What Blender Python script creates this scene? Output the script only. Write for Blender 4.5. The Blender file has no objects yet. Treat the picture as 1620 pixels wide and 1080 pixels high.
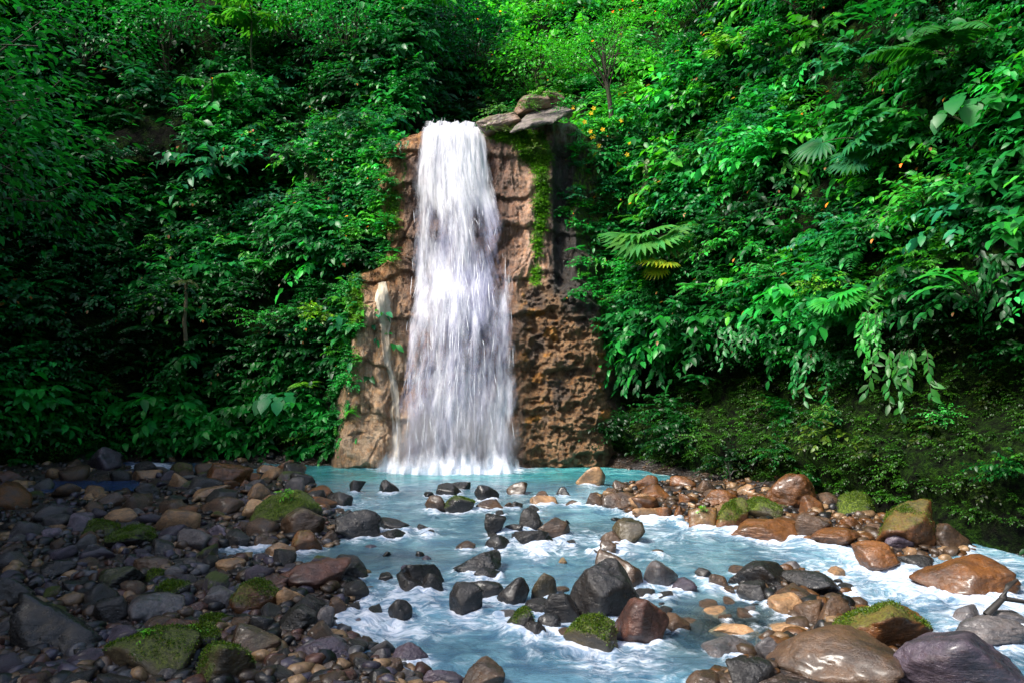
import bpy, bmesh, math, random
import numpy as np
from mathutils import Vector, Matrix
from mathutils.bvhtree import BVHTree

S = bpy.context.scene
COL = S.collection
R = math.radians

# ------------------------------------------------------------------ camera, sky, sun, exposure
CAM_H, FPX = 2.5, 1200.0
PITCH = math.atan(80.0 / FPX)
cam_d = bpy.data.cameras.new("camera")
cam_d.sensor_width = 36.0
cam_d.lens = 36.0 * FPX / 1620.0
cam_d.clip_start, cam_d.clip_end = 0.1, 800.0
cam = bpy.data.objects.new("camera", cam_d)
COL.objects.link(cam)
cam.location = (0, 0, CAM_H)
cam.rotation_euler = (R(90) + PITCH, 0, 0)
S.camera = cam

SUN_DIR = Vector((-0.56, -0.32, 0.77)).normalized()      # towards the sun
SUN_EL = math.asin(SUN_DIR.z)
SUN_AZ = math.atan2(SUN_DIR.x, SUN_DIR.y)
w = bpy.data.worlds.new("World")
S.world = w
w.use_nodes = True
nt = w.node_tree
sky = nt.nodes.new("ShaderNodeTexSky")
sky.sky_type = 'NISHITA'
sky.sun_disc = False
sky.sun_elevation = SUN_EL
sky.sun_rotation = SUN_AZ
sky.air_density = 1.0
sky.dust_density = 3.0
bg = nt.nodes["Background"]
nt.links.new(sky.outputs[0], bg.inputs[0])
bg.inputs[1].default_value = 0.11
sun_d = bpy.data.lights.new("sun", 'SUN')
sun_d.energy = 3.2
sun_d.angle = R(13)
sun_d.color = (1.0, 0.95, 0.87)
sun = bpy.data.objects.new("sun", sun_d)
COL.objects.link(sun)
sun.rotation_euler = (-SUN_DIR).to_track_quat('-Z', 'Y').to_euler()
S.view_settings.view_transform = 'Standard'
S.view_settings.look = 'None'
S.view_settings.exposure = 1.3
S.view_settings.gamma = 1.0
cy = S.cycles
cy.max_bounces = 5
cy.diffuse_bounces = 3
cy.glossy_bounces = 2
cy.transmission_bounces = 3
cy.transparent_max_bounces = 14
cy.use_denoising = True
cy.sample_clamp_indirect = 4.0
cy.caustics_reflective = False
cy.caustics_refractive = False

# ------------------------------------------------------------------ numpy noise
def _h(ix, iy, iz, seed):
    v = (ix.astype(np.int64) * 374761393 + iy.astype(np.int64) * 668265263 + iz.astype(np.int64) * 2147483647 + seed * 974634777) & 0xffffffff
    v = ((v ^ (v >> 13)) * 1274126177) & 0xffffffff
    v = ((v ^ (v >> 16)) * 2246822519) & 0xffffffff
    return ((v ^ (v >> 15)) & 0xffffff) / float(0xffffff)

def vnoise(x, y, z=None, seed=0):
    x = np.asarray(x, float); y = np.asarray(y, float)
    z = np.zeros_like(x) if z is None else np.asarray(z, float) + np.zeros_like(x)
    x, y, z = np.broadcast_arrays(x, y, z)
    ix, iy, iz = np.floor(x), np.floor(y), np.floor(z)
    fx, fy, fz = x - ix, y - iy, z - iz
    fx, fy, fz = [f * f * f * (f * (f * 6 - 15) + 10) for f in (fx, fy, fz)]
    r = 0
    for a in (0, 1):
        for b in (0, 1):
            for c in (0, 1):
                r = r + _h(ix + a, iy + b, iz + c, seed) * (fx if a else 1 - fx) * (fy if b else 1 - fy) * (fz if c else 1 - fz)
    return r * 2 - 1

def fbm(x, y, z=None, o=4, seed=0, g=0.5):
    x = np.asarray(x, float); y = np.asarray(y, float); z = np.zeros_like(x) if z is None else np.asarray(z, float)
    r, a, t = 0, 1.0, 0
    for i in range(o):
        k = 2.03 ** i
        r = r + a * vnoise(x * k + i * 7.3, y * k + i * 3.1, z * k + i * 5.7, seed + i); t += a; a *= g
    return r / t

def worley(x, y, z, seed=0):
    x, y, z = np.broadcast_arrays(np.asarray(x, float), np.asarray(y, float), np.asarray(z, float))
    ix, iy, iz = np.floor(x), np.floor(y), np.floor(z)
    f1 = np.full(x.shape, 9.0); f2 = f1.copy(); cid = np.zeros(x.shape)
    for a in (-1, 0, 1):
        for b in (-1, 0, 1):
            for c in (-1, 0, 1):
                jx, jy, jz = ix + a, iy + b, iz + c
                d = np.sqrt((jx + _h(jx, jy, jz, seed) - x) ** 2 + (jy + _h(jx, jy, jz, seed + 1) - y) ** 2 + (jz + _h(jx, jy, jz, seed + 2) - z) ** 2)
                m = d < f1
                f2 = np.where(m, f1, np.minimum(f2, d))
                cid = np.where(m, _h(jx, jy, jz, seed + 3), cid)
                f1 = np.where(m, d, f1)
    return f1, f2, cid

def sstep(a, b, x):
    t = np.clip((np.asarray(x, float) - a) / (b - a), 0, 1)
    return t * t * (3 - 2 * t)

# ------------------------------------------------------------------ projection (design pixels of the 1620 x 1080 photograph)
_c, _s = math.cos(PITCH), math.sin(PITCH)
def proj(x, y, z):
    d = y * _c + (z - CAM_H) * _s
    v = -y * _s + (z - CAM_H) * _c
    d = np.where(np.asarray(d) < 0.05, 0.05, d)
    return 810 + FPX * x / d, 540 - FPX * v / d, d
def ray(px, py):
    a, b = (px - 810) / FPX, (540 - py) / FPX
    return np.array((a, _c - b * _s, _s + b * _c))
def at(px, py, Y):
    d = ray(px, py); t = Y / d[1]
    return np.array((d[0] * t, Y, CAM_H + d[2] * t))
def water_z(y):
    return -0.5 * sstep(0, 13, 19.5 - np.asarray(y, float))
def on_water(px, py):
    d = ray(px, py); z = 0.0
    for _ in range(12):
        t = (z - CAM_H) / d[2]; z = float(water_z(d[1] * t))
    return np.array((d[0] * t, d[1] * t, z))

# ------------------------------------------------------------------ mesh and object helpers
def mesh_np(name, V, F, smooth=True, mats=(), attrs=None, mi=None):
    """V (n,3); F list of index arrays (m,k)"""
    V = np.asarray(V, np.float32)
    F = [np.asarray(f, np.int32) for f in (F if isinstance(F, (list, tuple)) else [F]) if len(f)]
    me = bpy.data.meshes.new(name)
    me.vertices.add(len(V)); me.vertices.foreach_set("co", V.ravel())
    nl = sum(f.size for f in F); nf = sum(len(f) for f in F)
    me.loops.add(nl); me.loops.foreach_set("vertex_index", np.concatenate([f.ravel() for f in F]))
    me.polygons.add(nf)
    tot = np.concatenate([np.full(len(f), f.shape[1], np.int32) for f in F])
    me.polygons.foreach_set("loop_start", np.concatenate(([0], np.cumsum(tot)[:-1])).astype(np.int32))
    me.polygons.foreach_set("use_smooth", np.full(nf, smooth))
    for m in mats: me.materials.append(m)
    if mi is not None: me.polygons.foreach_set("material_index", np.asarray(mi, np.int32))
    me.update(calc_edges=True)
    for k, a in (attrs or {}).items():
        a = np.asarray(a, np.float32)
        if a.ndim == 1:
            at_ = me.attributes.new(k, 'FLOAT', 'POINT'); at_.data.foreach_set("value", a)
        else:
            if a.shape[1] == 3: a = np.concatenate((a, np.ones((len(a), 1), np.float32)), 1)
            at_ = me.attributes.new(k, 'FLOAT_COLOR', 'POINT'); at_.data.foreach_set("color", a.ravel())
    return me

def grid_faces(nr, nc):
    i = np.arange(nr - 1)[:, None] * nc + np.arange(nc - 1)[None, :]
    i = i.ravel()
    return np.stack((i, i + 1, i + nc + 1, i + nc), 1)

def link(name, data, parent=None, loc=None, **props):
    o = bpy.data.objects.new(name, data)
    COL.objects.link(o)
    if parent: o.parent = parent
    if loc is not None: o.location = loc
    for k, v in props.items():
        if v: o[k] = v
    return o

def thing(name, label, cat, loc=(0, 0, 0), rz=0, group=None):
    o = link(name, None, None, loc, label=label, category=cat, group=group)
    o.rotation_euler = (0, 0, rz)
    o.empty_display_size = 0.2
    return o

# ------------------------------------------------------------------ node helpers
class NT:
    def __init__(s, name):
        s.m = bpy.data.materials.new(name); s.m.use_nodes = True
        s.t = s.m.node_tree; s.t.nodes.clear()
        s.out = s.n("ShaderNodeOutputMaterial")
    def n(s, typ, ins=None, **kw):
        nd = s.t.nodes.new(typ)
        for k, v in kw.items(): setattr(nd, k, v)
        for k, v in (ins or {}).items(): s.set(nd.inputs[k], v)
        return nd
    def set(s, sock, v):
        if hasattr(v, "is_output"): s.t.links.new(v, sock)
        else:
            if sock.type == 'RGBA' and len(v) == 3: v = (*v, 1)
            sock.default_value = v
    def math(s, op, a, b=0.0, c=0.0, clamp=False):
        nd = s.n("ShaderNodeMath", {0: a, 1: b, 2: c}, operation=op, use_clamp=clamp); return nd.outputs[0]
    def mix(s, f, a, b, mode='MIX'):
        nd = s.n("ShaderNodeMix", data_type='RGBA', blend_type=mode)
        s.set(nd.inputs[0], f); s.set(nd.inputs[6], a); s.set(nd.inputs[7], b); return nd.outputs[2]
    def ramp(s, v, lo, hi, a=0.0, b=1.0):
        return s.n("ShaderNodeMapRange", {0: v, 1: lo, 2: hi, 3: a, 4: b}, interpolation_type='SMOOTHSTEP').outputs[0]
    def noise(s, vec=None, scale=5, detail=4, rough=0.55, dist=0.0):
        nd = s.n("ShaderNodeTexNoise", {"Scale": scale, "Detail": detail, "Roughness": rough, "Distortion": dist})
        if vec is not None: s.t.links.new(vec, nd.inputs["Vector"])
        return nd.outputs[0]
    def mapping(s, vec, scale=(1, 1, 1), loc=(0, 0, 0)):
        return s.n("ShaderNodeMapping", {0: vec, 1: loc, 3: scale}).outputs[0]
    def bump(s, h, strength=0.5, dist=0.05, normal=None):
        nd = s.n("ShaderNodeBump", {"Strength": strength, "Distance": dist, "Height": h})
        if normal is not None: s.t.links.new(normal, nd.inputs["Normal"])
        return nd.outputs[0]
    def attr(s, name, out=0):
        return s.n("ShaderNodeAttribute", attribute_name=name).outputs[out]
    def pos(s): return s.n("ShaderNodeNewGeometry").outputs[0]
    def nz(s):
        g = s.n("ShaderNodeNewGeometry")
        return s.n("ShaderNodeSeparateXYZ", {0: g.outputs["Normal"]}).outputs[2]
    def bsdf(s, **kw):
        nd = s.n("ShaderNodeBsdfPrincipled")
        for k, v in kw.items(): s.set(nd.inputs[k.replace("_", " ")], v)
        return nd
    def done(s, sh):
        s.t.links.new(sh, s.out.inputs[0]); return s.m

# ------------------------------------------------------------------ materials
def mat_stone():
    t = NT("river_stone")
    oi = t.n("ShaderNodeObjectInfo")
    tc = t.n("ShaderNodeTexCoord").outputs["Object"]
    off = t.n("ShaderNodeVectorMath", {0: tc, 1: t.n("ShaderNodeCombineXYZ", {0: t.math('MULTIPLY', oi.outputs["Random"], 37.0), 1: t.math('MULTIPLY', oi.outputs["Random"], 91.0)}).outputs[0]}, operation='ADD').outputs[0]
    n1 = t.noise(off, 2.3, 6, 0.62, 0.4)
    n2 = t.noise(off, 11.0, 6, 0.65)
    n3 = t.noise(t.mapping(off, (3, 3, 14)), 1.6, 5, 0.6, 1.0)
    tint = oi.outputs["Color"]
    c = t.mix(t.ramp(n1, 0.32, 0.68), t.mix(0.45, tint, (0.008, 0.008, 0.01)), t.mix(1.0, tint, (1.75, 1.6, 1.45), 'MULTIPLY'))
    c = t.mix(t.math('MULTIPLY', t.ramp(n3, 0.5, 0.7), 0.55), c, t.mix(1.0, tint, (1.15, 0.75, 0.5), 'MULTIPLY'))
    c = t.mix(t.math('MULTIPLY', t.ramp(n2, 0.4, 0.62), 0.45), c, t.mix(1.0, c, (0.45, 0.43, 0.45), 'MULTIPLY'))
    sp = t.ramp(t.noise(off, 26.0, 3, 0.7), 0.68, 0.74)
    c = t.mix(t.math('MULTIPLY', t.math('MULTIPLY', sp, t.ramp(n1, 0.5, 0.6)), 0.6), c, (0.42, 0.41, 0.42))
    m = t.math('ADD', t.math('MULTIPLY', t.nz(), 0.35), t.noise(off, 1.7, 5, 0.6))
    m = t.math('MULTIPLY', t.ramp(m, 0.58, 0.78), oi.outputs["Alpha"], clamp=True)
    mossn = t.noise(off, 30, 4, 0.7)
    mossc = t.mix(t.ramp(mossn, 0.35, 0.7), (0.02, 0.04, 0.003), (0.15, 0.21, 0.01))
    c = t.mix(m, c, mossc)
    rough = t.math('ADD', t.ramp(n2, 0.3, 0.7, 0.2, 0.55), t.math('MULTIPLY', m, 0.35))
    n6 = t.noise(off, 38.0, 5, 0.75)
    h = t.math('ADD', t.math('MULTIPLY', n2, 0.6), t.math('ADD', t.math('MULTIPLY', n3, 0.4), t.math('MULTIPLY', n6, 0.16)))
    c = t.mix(t.math('MULTIPLY', t.ramp(n6, 0.5, 0.65), 0.35), c, t.mix(1.0, c, (1.9, 1.8, 1.7), 'MULTIPLY'))
    h = t.math('ADD', h, t.math('MULTIPLY', t.math('MULTIPLY', mossn, m), 1.4))
    b = t.bsdf(Base_Color=c, Roughness=rough, Specular_IOR_Level=0.5, Normal=t.bump(h, 0.8, 0.06), Coat_Weight=t.math('MULTIPLY', t.ramp(n1, 0.35, 0.6, 0.4, 0.08), t.math('SUBTRACT', 1.0, m)), Coat_Roughness=0.24)
    return t.done(b.outputs[0])

def mat_leaf(rough=0.42, trans=0.33):
    t = NT("leaf")
    oi = t.n("ShaderNodeObjectInfo")
    c = t.mix(1.0, t.attr("col"), oi.outputs["Color"], 'MULTIPLY')
    n = t.noise(t.n("ShaderNodeTexCoord").outputs["Object"], 9, 3)
    c = t.mix(t.math('MULTIPLY', t.ramp(n, 0.35, 0.65), 0.35), c, t.mix(1.0, c, (1.5, 1.25, 0.7), 'MULTIPLY'))
    b = t.bsdf(Base_Color=c, Roughness=rough, Specular_IOR_Level=0.36)
    tr = t.n("ShaderNodeBsdfTranslucent", {0: t.mix(1.0, c, (1.6, 1.8, 0.7), 'MULTIPLY')})
    ms = t.n("ShaderNodeMixShader", {0: trans, 1: b.outputs[0], 2: tr.outputs[0]})
    return t.done(ms.outputs[0])

def mat_bark():
    t = NT("bark")
    p = t.n("ShaderNodeTexCoord").outputs["Object"]
    n = t.noise(t.mapping(p, (9, 9, 2)), 2, 5, 0.65)
    c = t.mix(t.ramp(n, 0.35, 0.7), (0.02, 0.015, 0.01), (0.10, 0.075, 0.05))
    c = t.mix(t.math('MULTIPLY', t.ramp(t.noise(p, 1.5, 4), 0.48, 0.6), 0.8), c, (0.03, 0.055, 0.012))
    return t.done(t.bsdf(Base_Color=c, Roughness=0.8, Normal=t.bump(n, 0.8, 0.03)).outputs[0])

def mat_stem():
    t = NT("green_stem")
    return t.done(t.bsdf(Base_Color=(0.035, 0.05, 0.015), Roughness=0.6).outputs[0])

def mat_soil():
    t = NT("mossy_soil")
    p = t.pos()
    n = t.noise(p, 0.55, 6, 0.6)
    n2 = t.noise(p, 4.5, 6, 0.68)
    zz = t.n("ShaderNodeSeparateXYZ", {0: p}).outputs[2]
    c = t.mix(t.ramp(n2, 0.35, 0.68), (0.002, 0.002, 0.0017), (0.010, 0.009, 0.006))
    mo = t.math('MULTIPLY', t.ramp(n, 0.34, 0.52), t.ramp(n2, 0.34, 0.6))
    c = t.mix(mo, c, t.mix(t.ramp(t.noise(p, 13, 4, 0.7), 0.35, 0.65), (0.004, 0.016, 0.003), (0.03, 0.085, 0.006)))
    h = t.math('ADD', n2, t.math('MULTIPLY', t.noise(p, 18, 4, 0.7), 0.7))
    return t.done(t.bsdf(Base_Color=c, Roughness=0.95, Specular_IOR_Level=0.1, Normal=t.bump(h, 1.0, 0.3)).outputs[0])

def mat_gravel():
    t = NT("wet_gravel")
    p = t.pos()
    v = t.n("ShaderNodeTexVoronoi", {"Vector": p, "Scale": 9.0, "Randomness": 1.0})
    v2 = t.n("ShaderNodeTexVoronoi", {"Vector": p, "Scale": 26.0})
    vc = t.n("ShaderNodeSeparateColor", {0: v.outputs["Color"]}).outputs[0]
    c = t.mix(vc, (0.008, 0.008, 0.009), (0.05, 0.042, 0.042))
    c = t.mix(t.ramp(t.noise(p, 0.8, 4), 0.4, 0.65), c, t.mix(1.0, c, (1.3, 0.95, 0.6), 'MULTIPLY'))
    h = t.math('SUBTRACT', 1.0, t.math('ADD', v.outputs["Distance"], t.math('MULTIPLY', v2.outputs["Distance"], 0.3)))
    return t.done(t.bsdf(Base_Color=c, Roughness=0.4, Normal=t.bump(h, 1.0, 0.06)).outputs[0])

def mat_cliff():
    t = NT("wet_rock")
    p = t.pos()
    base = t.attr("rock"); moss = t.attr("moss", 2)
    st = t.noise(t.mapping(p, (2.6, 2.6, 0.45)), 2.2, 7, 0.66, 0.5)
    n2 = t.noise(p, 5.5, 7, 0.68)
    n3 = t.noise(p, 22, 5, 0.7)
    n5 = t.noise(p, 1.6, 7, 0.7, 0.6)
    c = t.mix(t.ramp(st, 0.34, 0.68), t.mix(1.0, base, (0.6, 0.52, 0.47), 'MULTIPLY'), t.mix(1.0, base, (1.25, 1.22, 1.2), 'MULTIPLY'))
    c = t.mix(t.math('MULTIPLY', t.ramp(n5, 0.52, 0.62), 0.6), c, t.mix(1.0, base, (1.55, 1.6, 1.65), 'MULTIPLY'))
    c = t.mix(t.math('MULTIPLY', t.ramp(n5, 0.47, 0.38), 0.7), c, t.mix(1.0, base, (0.32, 0.28, 0.26), 'MULTIPLY'))
    c = t.mix(t.math('MULTIPLY', t.ramp(n2, 0.46, 0.64), 0.6), c, t.mix(1.0, base, (1.35, 0.95, 0.55), 'MULTIPLY'))
    s2 = t.noise(t.mapping(p, (6.5, 6.5, 0.35)), 1.6, 5, 0.6, 0.7)
    c = t.mix(t.math('MULTIPLY', t.ramp(s2, 0.54, 0.68), 0.55), c, t.mix(1.0, base, (1.6, 1.7, 1.8), 'MULTIPLY'))
    c = t.mix(t.math('MULTIPLY', t.ramp(s2, 0.45, 0.34), 0.65), c, t.mix(1.0, base, (0.34, 0.27, 0.22), 'MULTIPLY'))
    c = t.mix(t.math('MULTIPLY', t.ramp(n3, 0.5, 0.66), 0.45), c, t.mix(1.0, c, (0.35, 0.3, 0.3), 'MULTIPLY'))
    mn = t.noise(t.mapping(p, (1, 1, 0.4)), 9, 6, 0.7)
    m = t.ramp(t.math('ADD', moss, t.math('MULTIPLY', t.math('SUBTRACT', mn, 0.5), 1.3)), 0.42, 0.6)
    c = t.mix(m, c, t.mix(t.ramp(n3, 0.35, 0.65), (0.015, 0.05, 0.003), (0.11, 0.25, 0.008)))
    h = t.math('ADD', t.math('MULTIPLY', n2, 0.6), t.math('MULTIPLY', n3, 0.3))
    h = t.math('ADD', h, t.math('MULTIPLY', n5, 0.7))
    b = t.bsdf(Base_Color=c, Roughness=t.ramp(n5, 0.3, 0.7, 0.3, 0.6), Normal=t.bump(h, 1.0, 0.22))
    return t.done(b.outputs[0])

def mat_water():
    t = NT("milky_blue_water")
    p = t.pos()
    foam = t.attr("foam", 2); clear = t.attr("clear", 2)
    wp = t.n("ShaderNodeTexNoise", {"Vector": p, "Scale": 0.9, "Detail": 2.0})
    wv = t.n("ShaderNodeVectorMath", {0: p, 1: t.n("ShaderNodeVectorMath", {0: wp.outputs[1], 3: 1.1}, operation='SCALE').outputs[0]}, operation='ADD').outputs[0]
    a = t.noise(t.mapping(wv, (0.7, 1.05, 1)), 2.6, 7, 0.62, 0.7)
    bn = t.noise(t.mapping(wv, (0.65, 1.2, 1)), 8.0, 6, 0.65, 0.9)
    rn = t.noise(t.mapping(wv, (0.7, 1.1, 1)), 3.0, 5, 0.6, 1.0)
    web = t.math('SUBTRACT', 1.0, t.math('MULTIPLY', t.math('ABSOLUTE', t.math('SUBTRACT', rn, 0.5)), 7.0))
    foam = t.math('ADD', foam, t.math('MULTIPLY', web, t.ramp(foam, 0.0, 0.35, 0.02, 0.17)))
    f = t.math('ADD', foam, t.math('ADD', t.math('MULTIPLY', t.math('SUBTRACT', a, 0.5), 1.0), t.math('MULTIPLY', t.math('SUBTRACT', bn, 0.5), 0.75)))
    ff = t.ramp(f, 0.24, 0.92)
    wc = t.attr("wcol")
    wc = t.mix(t.ramp(a, 0.35, 0.65), t.mix(1.0, wc, (0.5, 0.58, 0.68), 'MULTIPLY'), t.mix(1.0, wc, (1.3, 1.22, 1.12), 'MULTIPLY'))
    c = t.mix(ff, wc, t.mix(t.ramp(bn, 0.38, 0.6), (0.30, 0.40, 0.56), (0.74, 0.78, 0.87)))
    h = t.math('ADD', t.math('MULTIPLY', a, 0.55), t.math('MULTIPLY', bn, 0.35))
    bs = t.bsdf(Base_Color=c, Roughness=t.ramp(ff, 0, 1, 0.1, 0.55), Specular_IOR_Level=0.5, Normal=t.bump(h, 0.8, 0.16))
    tr = t.n("ShaderNodeBsdfTransparent", {0: (0.75, 0.9, 0.95, 1)})
    fac = t.math('MULTIPLY', clear, t.math('SUBTRACT', 1.0, ff))
    ms = t.n("ShaderNodeMixShader", {0: fac, 1: bs.outputs[0], 2: tr.outputs[0]})
    return t.done(ms.outputs[0])

def mat_fall(name, su, sv, lo, hi, warm=False):
    t = NT(name)
    u, v = t.attr("u", 2), t.attr("v", 2)
    cov = t.attr("cov", 2)
    vec = t.n("ShaderNodeCombineXYZ", {0: t.math('MULTIPLY', u, su), 1: t.math('MULTIPLY', v, sv), 2: t.attr("lay", 2)}).outputs[0]
    a = t.noise(vec, 1.0, 6, 0.62, 0.6)
    vec2 = t.n("ShaderNodeCombineXYZ", {0: t.math('MULTIPLY', u, su * 3.3), 1: t.math('MULTIPLY', v, sv * 4.2), 2: t.attr("lay", 2)}).outputs[0]
    b = t.noise(vec2, 1.0, 4, 0.7, 0.4)
    vec3 = t.n("ShaderNodeCombineXYZ", {0: t.math('MULTIPLY', u, su * 0.3), 1: t.math('MULTIPLY', v, sv * 0.55), 2: t.math('ADD', t.attr("lay", 2), 5.0)}).outputs[0]
    e = t.noise(vec3, 1.0, 3, 0.5, 0.8)
    f = t.math('ADD', cov, t.math('ADD', t.math('MULTIPLY', t.math('SUBTRACT', a, 0.5), 1.3), t.math('MULTIPLY', t.math('SUBTRACT', b, 0.5), 0.6)))
    f = t.math('ADD', f, t.math('MULTIPLY', t.math('SUBTRACT', e, 0.5), 1.2))
    al = t.ramp(f, lo, hi)
    c = t.mix(t.ramp(t.math('ADD', t.math('MULTIPLY', b, 0.4), t.math('MULTIPLY', e, 0.6)), 0.36, 0.66) if warm else t.math('ADD', t.ramp(t.math('ADD', t.math('MULTIPLY', b, 0.4), t.math('MULTIPLY', e, 0.6)), 0.36, 0.66), t.ramp(v, 5.0, 1.0, 0.0, 0.75), clamp=True), (0.40, 0.42, 0.62) if not warm else (0.62, 0.52, 0.38), (0.86, 0.87, 0.93) if not warm else (0.88, 0.82, 0.70))  # violet shade and a whiter sunlit top are painted into the fall's colour
    al = t.math('MULTIPLY', al, 0.93)
    d = t.n("ShaderNodeBsdfDiffuse", {0: c, "Normal": t.bump(t.math('ADD', a, t.math('MULTIPLY', b, 0.3)), 0.35, 0.12)})
    tl = t.n("ShaderNodeBsdfTranslucent", {0: c})
    s1 = t.n("ShaderNodeMixShader", {0: 0.25, 1: d.outputs[0], 2: tl.outputs[0]})
    tr = t.n("ShaderNodeBsdfTransparent")
    ms = t.n("ShaderNodeMixShader", {0: al, 1: tr.outputs[0], 2: s1.outputs[0]})
    return t.done(ms.outputs[0])

def mat_plain(name, col, rough=0.5, **kw):
    t = NT(name)
    n = t.noise(t.n("ShaderNodeTexCoord").outputs["Object"], 14, 4)
    c = t.mix(t.ramp(n, 0.3, 0.7), t.mix(1.0, col, (0.7, 0.7, 0.7), 'MULTIPLY'), t.mix(1.0, col, (1.15, 1.15, 1.15), 'MULTIPLY'))
    return t.done(t.bsdf(Base_Color=c, Roughness=rough, **kw).outputs[0])

M_STONE, M_LEAF, M_BARK, M_STEM, M_SOIL, M_GRAVEL, M_CLIFF, M_WATER = mat_stone(), mat_leaf(), mat_bark(), mat_stem(), mat_soil(), mat_gravel(), mat_cliff(), mat_water()
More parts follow.
